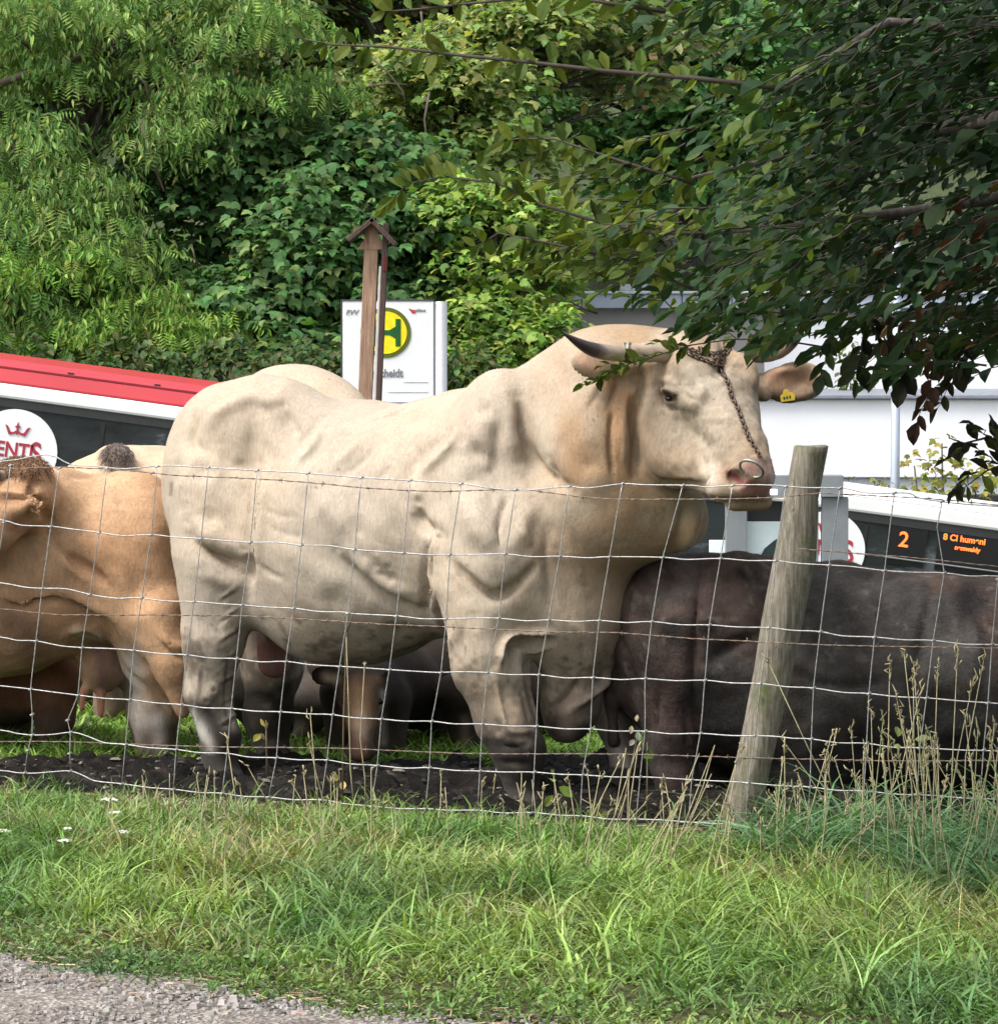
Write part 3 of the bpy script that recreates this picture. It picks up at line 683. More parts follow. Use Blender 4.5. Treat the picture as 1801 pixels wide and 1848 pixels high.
# mud along the inside of the fence
def mudmat():
    m, n, b = newmat('wet_mud'); t = noise(n, 9, 8, .7); t2 = noise(n, 45, 6, .7)
    c = ramp(n, t.outputs['Fac'], [(.3, (.005, .004, .0035)), (.52, (.011, .009, .0075)), (.74, (.06, .05, .04))]).outputs[0]
    n.links.new(c, b.inputs['Base Color']); r = ramp(n, t2.outputs['Fac'], [(.35, .55), (.6, .95)]); n.links.new(r.outputs[0], b.inputs['Roughness']); b.inputs['Specular IOR Level'].default_value = .15
    bump(n, b, t2.outputs['Fac'], .9, .03); return m
def mudrough(X, Y):
    v = np.stack([X.ravel(), Y.ravel(), 0*X.ravel()], 1)
    r = vnoise(v, 4)*.06+vnoise(v, 13, 9)*.075-np.abs(vnoise(v, 9, 44))*.07+np.abs(vnoise(v, 34, 4))*.05+.02
    e_ = np.clip((Y-fence_line(X)-.0)/.35, 0, 1)
    return r.reshape(X.shape)*e_+.01-.03*(1-e_)-.10*np.clip((Y-12.95)/.3, 0, 1)
ground_sheet('mud', -4, 4, 0, 1.9, .022, .022, mudmat(), 0, mudrough, ymin=lambda x: fence_line(x)+.02, ymax=lambda x: fence_line(x)*0+13.2+.1*np.sin(x*4))
# gravel path in the foreground
def pathmat():
    m, n, b = newmat('gravel'); v = n.nodes.new('ShaderNodeTexVoronoi'); v.inputs['Scale'].default_value = 75; tc = n.nodes.new('ShaderNodeTexCoord'); n.links.new(tc.outputs['Object'], v.inputs['Vector'])
    t = noise(n, 4, 6, .7); t2 = noise(n, 140, 4, .7)
    c = ramp(n, v.outputs['Color'], [(.1, (.11, .094, .082)), (.5, (.195, .172, .155)), (.9, (.36, .33, .30))]).outputs[0]
    c = mixc(n, c, ramp(n, t.outputs['Fac'], [(.3, (.72, .68, .64)), (.7, (1.1, 1.07, 1.05))]).outputs[0], 1., 'MULTIPLY')
    c = mixc(n, c, ramp(n, t2.outputs['Fac'], [(.35, .6), (.6, 1.15)]).outputs[0], .8, 'MULTIPLY')
    n.links.new(c, b.inputs['Base Color']); b.inputs['Roughness'].default_value = .85
    bump(n, b, v.outputs['Distance'], .8, .012); return m
ground_sheet('path', -9, 9, 0, 4, .05, .05, pathmat(), .004, lambda X, Y: .006*np.sin(X*7+Y*5)*np.sin(Y*11), ymin=lambda x: x*0+4., ymax=lambda x: path_edge(x)+.05)
def earthmat():
    m, n, b = newmat('verge_soil'); t = noise(n, 14, 6, .7)
    c = ramp(n, t.outputs['Fac'], [(.3, (.03, .026, .014)), (.7, (.075, .065, .032))]).outputs[0]
    n.links.new(c, b.inputs['Base Color']); b.inputs['Roughness'].default_value = .95; b.inputs['Specular IOR Level'].default_value = .1; bump(n, b, t.outputs['Fac'], .8, .02); return m
ground_sheet('verge', -9, 9, 0, 3.3, .08, .08, earthmat(), .008, ymin=lambda x: path_edge(x), ymax=lambda x: fence_line(x)+.08)
# loose stones and straw bits on the path edge
rng = np.random.default_rng(11)
N = 9000; x = rng.uniform(-2.2, 2.2, N); e = path_edge(x); y = e+.10-np.abs(rng.normal(0, .55, N)); 
m_ = y > 6.8; x, y = x[m_], y[m_]; N = len(x)
ico = [(-.5,-.5,-.3),(.5,-.45,-.3),(.55,.5,-.3),(-.45,.5,-.3),(-.32,-.3,.35),(.35,-.33,.3),(.3,.32,.38),(-.35,.3,.3)]
icf = [(4,5,6,7),(0,1,5,4),(1,2,6,5),(2,3,7,6),(3,0,4,7)]
ang = rng.uniform(0, 6.28, N); s = rng.uniform(.005, .013, N)*(1+(rng.random(N) < .03)*1.2)
Xv = np.stack([np.cos(ang), np.sin(ang), 0*ang], 1)*s[:, None]*1.3; Yv = np.stack([-np.sin(ang), np.cos(ang), 0*ang], 1)*s[:, None]
Zv = np.stack([0*ang, 0*ang, 1+0*ang], 1)*s[:, None]*.8
g = rng.uniform(.09, .36, N)[:, None]; colr = g*np.array([1, .92, .85])+rng.normal(0, .005, (N, 3))
M_stone, n_, b_ = newmat('stone_bits'); a_ = n_.nodes.new('ShaderNodeAttribute'); a_.attribute_name = 'col'; n_.links.new(a_.outputs['Color'], b_.inputs['Base Color']); b_.inputs['Roughness'].default_value = .85
tag(scatter('pebbles', ico, icf, np.stack([x, y, gz(x, y)+.006], 1), Xv, Yv, Zv, M_stone, None, colr.clip(.02, .8)), kind='stuff')

# clods, straw and stones trodden into the mud
N = 2600; x = rng.uniform(-2.6, 2.6, N); y = fence_line(x)+rng.uniform(.02, 1.9, N); ang = rng.uniform(0, 6.28, N); s = rng.uniform(.006, .022, N)
zt_ = mudrough(x, y)
Xv = np.stack([np.cos(ang), np.sin(ang), 0*ang], 1)*s[:, None]*rng.uniform(.8, 2.2, (N, 1)); Yv = np.stack([-np.sin(ang), np.cos(ang), 0*ang], 1)*s[:, None]*.7; Zv = np.tile([0, 0, 1.], (N, 1))*s[:, None]*.5
gg = np.where(rng.random(N) < .75, rng.uniform(.008, .04, N), rng.uniform(.08, .30, N))[:, None]
tag(scatter('mud_clods', ico, icf, np.stack([x, y, gz(x, y)+zt_+.004], 1), Xv, Yv, Zv, M_stone, None, gg*np.array([1, .86, .68])), kind='stuff')

# ================================================================ BUS
TILT = Matrix.Translation((0, 30, 1.6-2.9-.8)) @ Matrix.Rotation(math.atan(.134), 4, 'Y')
busroot = empty('bus', (0, 30, -2.1), 'long city bus with dark windows, white roof edge and red roof fairing behind the bull', 'bus')
BXr = (road_z(np.array([0.]))[0])
# local frame: x along the bus, y depth (0 = near side), z up from the road
TB = Matrix.Translation((0, 29.6, float(BXr)+.02)) @ Matrix.Rotation(math.atan(.134), 4, 'Y')
def bp(px, py):          # photo pixel -> local (x, z) on the near side of the bus
    q = TB.inverted() @ Vector(P(px, py, 29.58)); return q.x, q.z
xz0 = bp(0, 692); xz1 = bp(1801, 931); zt = (xz0[1]+xz1[1])/2         # top of the white band
zb = zt-.125
M_white = simple('white_bus_paint', (.80, .80, .80), .3, 0, .03, 3); M_glass, n_, b_ = newmat('dark_window_glass')
t_ = noise(n_, .9, 5, .7, stretch=(1, 1, 2.5)); c_ = ramp(n_, t_.outputs['Fac'], [(.35, (.010, .012, .014)), (.60, (.03, .035, .038)), (.66, (.10, .11, .12))]); n_.links.new(c_.outputs[0], b_.inputs['Base Color'])  # paler noise patches are reflections painted into the glass colour
b_.inputs['Roughness'].default_value = .18; b_.inputs['Specular IOR Level'].default_value = .5
M_red = simple('red_fairing_paint', (.44, .035, .045), .4, 0, .08, 2); M_dark = simple('dark_frame', (.03, .03, .032), .5); M_rub = simple('tyre_rubber', (.02, .02, .02), .8)
mb = MB(); mb.box((-8.2, 0, .35), (7.6, 2.5, 1.45), TB); mb.build('lower_body', M_white, busroot, bevel=.03)
mb = MB(); mb.box((-8.18, .012, 1.45), (7.58, 2.488, zb), TB); mb.build('window_band', M_glass, busroot)
mb = MB(); mb.box((-8.2, -.015, zb), (7.6, 2.515, zt), TB); mb.box((-8.15, .18, zt), (7.55, 2.32, zt+.05), TB); mb.build('roof', M_white, busroot, bevel=.03)
xr = bp(600, 700)[0]
mb = MB(); pr = [(.0, zt+.002), (2.45, zt+.002), (2.38, zt+.14), (2.2, zt+.20), (.25, zt+.20), (.06, zt+.14)]
V = [tuple(TB @ Vector((xx, yy, zz_))) for xx in (-8.1, xr) for yy, zz_ in pr]; k_ = len(pr)
mb.add(V, [tuple(range(k_)), tuple(range(2*k_-1, k_-1, -1))]+[(i, i+k_, (i+1) % k_+k_, (i+1) % k_) for i in range(k_)]); rf = mb.build('roof_fairing', M_red, busroot, bevel=.02)
for i in range(8):
    mb = MB(); xx = -7.9+i*.75; mb.box((xx, .085, zt+.147), (xx+.05, .13, zt+.165), TB); mb.build('fastener', M_dark, rf)
mb = MB(); mb.box((-8.1, .05, zt+.13), (xr, .075, zt+.145), TB); mb.build('trim_line', simple('dark_red', (.25, .02, .03)), rf)
for xx in (-6.3, -1.2, 5.2):
    t = MB(); R_ = .48; V = []
    c0 = (xx, -.02, .48)
    t.tube([TB @ Vector((xx, -.03, .5)), TB @ Vector((xx, .28, .5))], .48, 28); wh = t.build('wheel', M_rub, busroot)
    t = MB(); t.tube([TB @ Vector((xx, -.05, .5)), TB @ Vector((xx, -.032, .5))], .27, 24); t.build('rim', simple('wheel_rim', (.3, .3, .3), .4, .6), wh)
for xx in (-7.0, -5.4, -3.8, -2.2, -.4, 1.2, 2.8, 4.4, 6.0):
    t = MB(); t.box((xx, .004, 1.5), (xx+.035, .012, zb-.1), TB); t.build('window_bar', simple('rubber_seal', (.012, .012, .013), .7), busroot)
t = MB(); t.box((-8.18, .003, zb-.07), (7.58, .0115, zb), TB); t.build('upper_trim', M_dark, busroot)
M_disc = simple('white_sticker', (.78, .78, .80), .4, 0, .02); M_redp = simple('dark_red_print', (.36, .03, .055), .5)
def disc(cx, cy, r, name, parent, mat, y0, y1, rx=1):
    t = MB(); n = 48; poly = [(cx+r*rx*math.cos(2*math.pi*i/n), cy+r*math.sin(2*math.pi*i/n)) for i in range(n)]
    t.prism(poly, y0, y1, TB); return t.build(name, mat, parent)
def text(s, h, mat, name, parent, M, shear=0, sx=1, ex=.002, align='LEFT', off=0):
    c = bpy.data.curves.new(name, 'FONT'); c.body = s; c.size = h; c.extrude = ex; c.align_x = align; c.shear = shear; c.offset = off
    o = bpy.data.objects.new(name, c); scene.collection.objects.link(o); bpy.context.view_layer.update()
    me = bpy.data.meshes.new_from_object(o); bpy.data.objects.remove(o); me.materials.clear()
    me.transform(M @ Matrix.Rotation(R(90), 4, 'X') @ Matrix.Scale(sx, 4, (1, 0, 0))); return link(name, me, mat, parent)
def crown(cx, cz, s, parent, name='crown_emblem'):
    t = MB()
    for sg in (-1, 1):
        q = [(0, 0), (.55, -.28), (1.15, -.38), (1.75, .95), (1.35, .78), (.95, .05), (.5, .02), (.16, .3), (.12, .0)]
        poly = [(cx+sg*a*s, cz+b*s) for a, b in q]; poly = poly if sg < 0 else poly[::-1]
        t.prism(poly, -.012, -.006, TB)
    t.prism([(cx-.09*s, cz-.3*s), (cx-.12*s, cz+.6*s), (cx-.42*s, cz+.85*s), (cx-.14*s, cz+.95*s), (cx, cz+1.5*s), (cx+.14*s, cz+.95*s), (cx+.42*s, cz+.85*s), (cx+.12*s, cz+.6*s), (cx+.09*s, cz-.3*s)][::-1], -.014, -.006, TB)
    return t.build(name, M_redp, parent)
def sticker(px, py, rad):
    x_, z_ = bp(px, py); d_ = disc(x_, z_, rad, 'round_sticker', busroot, M_disc, -.004, .009)
    crown(x_, z_+.165, .062, d_)
    text('ENTI', .185, M_redp, 'lettering', d_, TB @ Matrix.Translation((x_-.165, -.006, z_-.05)), 0, .82, .003, off=.004)
    text('S', .27, M_redp, 'lettering', d_, TB @ Matrix.Translation((x_+.15, -.006, z_-.085)), -.15, .75, .003, off=.005)
    return d_
sticker(26, 815, .365); sticker(1492, 992, .33)
# the two amber destination displays
M_panel = simple('display_panel', (.012, .012, .013), .3); M_led = emit('amber_led', (1, .15, .025), 1.1)
for a, b_px, txts in ((1606, 1668, [('2', .185, 1624, 986)]), (1696, 1850, [('8 Cl humeni', .074, 1706, 974), ('nemwaldy', .054, 1727, 992)])):
    x0, z0 = bp(a, 945+(a-1606)*.135); x1, z1 = bp(b_px, 1008+(a-1606)*.13)
    t = MB(); t.box((x0, -.008, z0-.34), (x1, .010, z0-.02), TB); pn = t.build('destination_display', M_panel, busroot)
    for s_, hh, tx, ty in txts:
        xx, zz_ = bp(tx, ty); text(s_, hh, M_led, 'led_text', pn, TB @ Matrix.Translation((xx-.02, -.010, zz_)), 0, 1.0, .001, off=.002)
t = MB(); t.tube([TB @ Vector((bp(1560, 998)[0], -.02, bp(1560, 1000)[1])), TB @ Vector((7.5, -.02, bp(1801, 1032)[1]))], .008, 6); t.build('rail', simple('grey_rail', (.25, .25, .26), .4, .5), busroot)

# ================================================================ BUS STOP SIGN
M_sign = simple('white_sign_panel', (.82, .82, .83), .35, 0, .02); M_alu = simple('brushed_aluminium', (.55, .56, .57), .35, .6, .08, 30)
sg = empty('bus_stop_sign', (0, 27, 0), 'tall white bus stop board with round yellow H symbol behind the wooden shrine post', 'bus stop sign')
A_ = P(618, 543, 27); B_ = P(783, 543, 27.05); gr = float(gz(0, 27))
TS = Matrix.Translation(Vector((A_[0], 27, 0))) @ Matrix.Rotation(R(3), 4, 'Z')
zt2 = A_[2]; w_ = B_[0]-A_[0]
def sp(px, py): q = P(px, py, 27); return q[0]-A_[0], q[2]
mb = MB(); mb.box((0, 0, gr+.5), (w_, .09, zt2), TS); mb.build('panel', M_sign, sg, bevel=.006)
mb = MB(); mb.box((-.012, -.004, zt2), (w_, .095, zt2+.012), TS); mb.box((-.012, .0, gr+.4), (-.001, .095, zt2), TS); mb.build('edge_strip', simple('dark_grey_edge', (.08, .08, .085), .5), sg)
mb = MB(); mb.tube([TS @ Vector((w_+.055, .04, gr-.3)), TS @ Vector((w_+.055, .04, zt2-.003))], .052, 24); mb.box((w_+.002, .02, gr), (w_+.02, .07, zt2-.01), TS); mb.build('post', M_alu, sg, True)
def sdisc(cx, cz, r, y0, y1, mat, name, par):
    t = MB(); n = 56; t.prism([(cx+r*math.cos(2*math.pi*i/n), cz+r*math.sin(2*math.pi*i/n)) for i in range(n)], y0, y1, TS); return t.build(name, mat, par)
cx, cz = sp(696, 600); Rr = 45.5/231
grn = simple('green_sign_paint', (.10, .13, .012), .45); yel = simple('yellow_sign_paint', (.92, .72, .015), .45); hg = simple('H_green_paint', (.01, .10, .02), .45)
dd = sdisc(cx, cz, Rr, -.006, -.001, grn, 'round_symbol', sg); sdisc(cx, cz, Rr*.84, -.009, -.005, yel, 'yellow_field', dd)
t = MB(); q = Rr*.5
for sgn in (-1, 1): t.box((min(sgn*q*.78, sgn*q*1.18)+cx, -.013, cz-q*1.08), (max(sgn*q*.78, sgn*q*1.18)+cx, -.008, cz+q*1.08), TS)
t.box((cx-q*.78, -.0125, cz-q*.2), (cx+q*.78, -.0082, cz+q*.2), TS)
for sgn in (-1, 1): t.prism([(cx+sgn*q*.78, cz+q*.48), (cx+sgn*q*.3, cz+q*.2), (cx+sgn*q*.3, cz-q*.2), (cx+sgn*q*.78, cz-q*.48)][::sgn], -.0122, -.0084, TS)
t.build('letter_H', hg, dd)
M_gp = simple('grey_print', (.22, .22, .25), .6); M_bp = simple('blue_print', (.05, .08, .28), .5); M_rp = simple('red_print', (.5, .03, .05), .5)
xx, zz_ = sp(624, 567); text('BVV', .05, M_gp, 'lettering', sg, TS @ Matrix.Translation((xx, -.003, zz_)), .25, 1.05, .001, off=.002)
xx, zz_ = sp(745, 562); text('nahbus', .034, M_gp, 'lettering', sg, TS @ Matrix.Translation((xx, -.003, zz_)), 0, 1.05, .001, off=.001)
t = MB(); x1_, z1_ = sp(737, 556); x2_, z2_ = sp(750, 565); t.prism([(x1_, z1_), (x2_, (z1_+z2_)/2), (x2_, z2_), ((x1_+x2_)/2, z2_)][::-1], -.004, -.0005, TS); t.build('red_logo', M_rp, sg)
xx, zz_ = sp(727, 680); text('nscheidt', .088, M_gp, 'stop_name', sg, TS @ Matrix.Translation((xx, -.003, zz_)), 0, .82, .001, 'RIGHT', off=.003)
for a, b_ in (((728, 688), (772, 690)), ((700, 706), (772, 708))):
    t = MB(); p_, q_ = sp(*a), sp(*b_); t.box((p_[0], -.003, q_[1]), (q_[0], -.0005, p_[1]-.004), TS); t.build('grey_rule', simple('pale_print', (.5, .52, .56)), sg)
t = MB(); p_, q_ = sp(722, 726), sp(779, 731); t.box((p_[0]-.3, -.003, q_[1]-.25), (q_[0], -.0005, p_[1]), TS); t.build('blue_field', M_bp, sg)

# ================================================================ WOODEN SHRINE POST
def woodmat(name, c1, c2, c3, sc=16):
    m, n, b = newmat(name); t = noise(n, sc, 7, .7, stretch=(5, 5, .35)); t2 = noise(n, 5, 5, .7)
    c = ramp(n, t.outputs['Fac'], [(.3, c1), (.5, c2), (.72, c3)]).outputs[0]
    c = mixc(n, c, ramp(n, t2.outputs['Fac'], [(.3, .7), (.7, 1.2)]).outputs[0], 1., 'MULTIPLY')
    n.links.new(c, b.inputs['Base Color']); b.inputs['Roughness'].default_value = .8; bump(n, b, t.outputs['Fac'], .8, .006); return m
M_brown = woodmat('brown_stained_wood', (.17, .09, .055), (.34, .21, .14), (.46, .31, .22)); M_roofw = woodmat('dark_roof_wood', (.03, .018, .015), (.075, .042, .034), (.13, .08, .065))
D_ = 16.2
sh = empty('shrine_post', tuple(P(675, 700, D_)*np.array([1, 1, 0])+np.array([0, 0, -.1])), 'leaning brown wooden post with small gabled roof in front of the bus stop board', 'wooden post')
def slab(px0, px1, top, bot, D0, D1, name, mat, lean, par):
    t = MB(); a0, a1 = P(px0, top, D0), P(px1, top, D0); dz = 1.0
    b0, b1 = P(px0-lean, bot, D0), P(px1-lean, bot, D0)
    V = [a0, a1, b1, b0]; V2 = [v+np.array([0, D1-D0, 0]) for v in V]
    t.add([*V, *V2], [(0, 3, 2, 1), (4, 5, 6, 7), (0, 1, 5, 4), (1, 2, 6, 5), (2, 3, 7, 6), (3, 0, 4, 7)]); return t.build(name, mat, par, bevel=.003)
slab(659, 684, 402, 1235, D_, D_+.09, 'front_board', M_brown, 34, sh)
slab(691, 701, 402, 1235, D_-.012, D_+.085, 'side_board', M_roofw, 34, sh)
slab(684.3, 690.7, 480, 1235, D_-.004, D_+.06, 'pale_lath', simple('pale_painted_wood', (.55, .53, .52), .7), 36, sh)
slab(692, 699.5, 463, 489, D_-.017, D_-.0125, 'dark_niche', simple('deep_red_niche', (.09, .015, .012), .8), 1, sh)
def gable():
    t = MB(); ap = P(672, 392, D_); sc_ = 389.
    for sx, dxp, dzp in ((-1, -47, 38), (1, 45, 46)):
        a = ap+np.array([0, -.06, 0]); e_ = ap+np.array([dxp/385, -.06, -dzp/385]); nrm = np.array([dzp*sx/60., 0, abs(dxp)/60.]); nrm = nrm/np.linalg.norm(nrm)*.022
        q = [a, e_, e_-nrm, a-nrm]; q2 = [v+np.array([0, .24, 0]) for v in q]
        t.add(q+q2, [(0, 1, 2, 3), (7, 6, 5, 4), (0, 4, 5, 1), (1, 5, 6, 2), (2, 6, 7, 3), (3, 7, 4, 0)])
    return t.build('gable_roof', M_roofw, sh, bevel=.003)
gable()
t = MB(); ap = P(674, 405, D_-.002); t.prism([(ap[0]-.075, ap[2]-.115), (ap[0]+.06, ap[2]-.115), (ap[0]+.0, ap[2]-.002)], D_-.004, D_+.1); t.build('gable_board', M_brown, sh)

# ================================================================ BUS SHELTER, LAMP POST, BUILDING
M_grey = simple('grey_powder_coat', (.20, .215, .23), .5, 0, .08, 10); M_poster = simple('pale_poster', (.78, .86, .88), .4, 0, .03)
sl_ = empty('bus_shelter', tuple(P(1415, 1010, 25)*np.array([1, 1, 0])+np.array([0, 0, -2.5])), 'grey framed bus shelter with pale poster panel beyond the fence post', 'bus shelter')
gsh = -2.55
def sbox(px0, py0, px1, py1, D0, D1, name, mat, bev=.004):
    a = P(px0, py0, D0); b = P(px1, py1, D0); t = MB(); z1 = a[2]; z0 = b[2] if py1 < 2000 else gsh
    t.box((a[0], D0, z0), (b[0], D1, z1)); return t.build(name, mat, sl_, bevel=bev)
sbox(1310, 897, 1340, 3000, 24.9, 25.0, 'frame_post', M_grey); sbox(1484, 897, 1520, 3000, 24.9, 25.0, 'frame_post', M_grey); sbox(1460, 905, 1467, 3000, 24.92, 24.98, 'frame_post', M_grey)
sbox(1303, 858, 1522, 897, 24.86, 25.02, 'roof_beam', M_grey); 
sbox(1350, 905, 1458, 941, 25.02, 25.06, 'upper_panel', M_dark)
pp = sbox(1346, 941, 1459, 1320, 25.02, 25.05, 'poster', M_poster)
t = MB(); q = [P(a, b, 25.0) for a, b in ((1367, 1014), (1380, 990), (1398, 975), (1412, 968), (1440, 962), (1452, 1000), (1455, 1100), (1370, 1100))]
t.prism([(p[0], p[2]) for p in q], 25.005, 25.018); t.build('poster_silhouette', simple('dark_poster_ink', (.02, .045, .045), .5), pp)
sbox(1387, 883, 1403, 893, 24.77, 24.79, 'lamp', emit('shelter_lamp', (1, 1, 1), 1.4)); sbox(1473, 888, 1480, 903, 24.77, 24.79, 'lamp', emit('shelter_lamp', (1, 1, 1), 1.4))
sbox(1280, 975, 1305, 3000, 25.02, 25.05, 'side_glass', M_poster)
# lamp post
lp = empty('lamp_post', tuple(P(1615, 900, 34)*np.array([1, 1, 0])+np.array([0, 0, float(gz(3.9, 34))])), 'slim pale grey lamp post in front of the white building', 'lamp post')
q = P(1615, 900, 34); M_pole = simple('galvanised_pole', (.42, .47, .55), .4, .3, .05)
t = MB(); t.tube([(q[0], 34, float(gz(q[0], 34))), (q[0], 34, 2.5)], [.052, .04], 14); t.build('pole', M_pole, lp, True)
t = MB(); t.tube([(q[0], 34, 2.5), (q[0], 33.9, 2.65), (q[0], 33.3, 2.72)], .03, 10); t.build('arm', M_pole, lp, True)
t = MB(); t.box((q[0]-.1, 32.7, 2.66), (q[0]+.1, 33.35, 2.76)); t.build('lamp_head', M_pole, lp, bevel=.02)
# white building
bl = empty('white_building', (5, 38, -3.2), 'low white flat roofed building behind the bus', 'building')
M_wall = simple('white_render', (.86, .87, .90), .8, 0, .03, 3); M_fas = simple('blue_grey_fascia', (.42, .47, .55), .5, 0, .05, 8); M_tan = simple('grey_tan_wall', (.36, .34, .32), .8, 0, .08, 4)
def bbox(px0, py0, px1, py1, D0, D1, name, mat, z0=None, bev=.01, par=None):
    a = P(px0, py0, D0); b = P(px1, py1, D0); t = MB(); t.box((a[0], D0, b[2] if z0 is None else z0), (b[0], D1, a[2])); return t.build(name, mat, par or bl, bevel=bev)
bbox(1180, 720, 2500, 862, 37, 40.5, 'wall', M_wall); bbox(1180, 712, 2500, 720, 36.93, 40.6, 'coping', simple('grey_coping', (.22, .24, .28), .5))
bbox(1180, 862, 2500, 893, 37.05, 40.5, 'wall', simple('grey_white_render', (.55, .57, .60), .8), None)
bbox(1180, 893, 2500, 905, 36.9, 40.5, 'wall', M_dark); bbox(1180, 905, 2500, 1200, 37.08, 40.5, 'wall', M_tan)
bbox(905, 556, 2500, 1200, 42, 50, 'wall', M_tan); bbox(895, 530, 2520, 556, 41.8, 50.2, 'fascia', M_fas); bbox(895, 525, 2520, 530, 41.76, 50.25, 'roof_edge', simple('pale_edge', (.6, .63, .66), .5))
for xx in (960, 1050, 1140, 1230, 1320, 1410): bbox(xx, 530.5, xx+1.5, 555.5, 41.79, 41.8, 'fascia_joint', M_dark, bev=0)
bbox(1380, 575, 2500, 712, 41.9, 42, 'wall', M_wall)
for xx in (955, 1010, 1120, 1160): bbox(xx, 512, xx+26, 525, 44, 44.4, 'roof_vent', simple('vent_metal', (.5, .52, .54), .5, .3))

# ================================================================ THE OTHER CATTLE
def colours(V, base, var, dirt_z, dirt, warm=None, seed=0):
    n = len(V); C = np.tile(np.array(base), (n, 1))
    t = np.clip(vnoise(V, 4, seed)*1.8+.5, 0, 1)[:, None]; C = C*(1-t*var)+np.array(warm if warm else [c*.6 for c in base])*t*var
    z = V[:, 2]; m = np.clip((dirt_z-z)/.12+vnoise(V, 20, seed+9)*1.6, 0, 1)[:, None]; return C*(1-m*.85)+np.array(dirt)*m*.85
def small_bumps(V, Q, a=1.):
    N = normals(V, Q); return V+N*((vnoise(V, 5, 17)*.022+vnoise(V, 10)*.016+vnoise(V, 24, 7)*.006)*a)[:, None]
M_coat = hide_mat('cattle_coat', 9, .2, .006, .8, .02, .12)
def grp(o): return tag(o, group='cattle standing behind the wire fence')

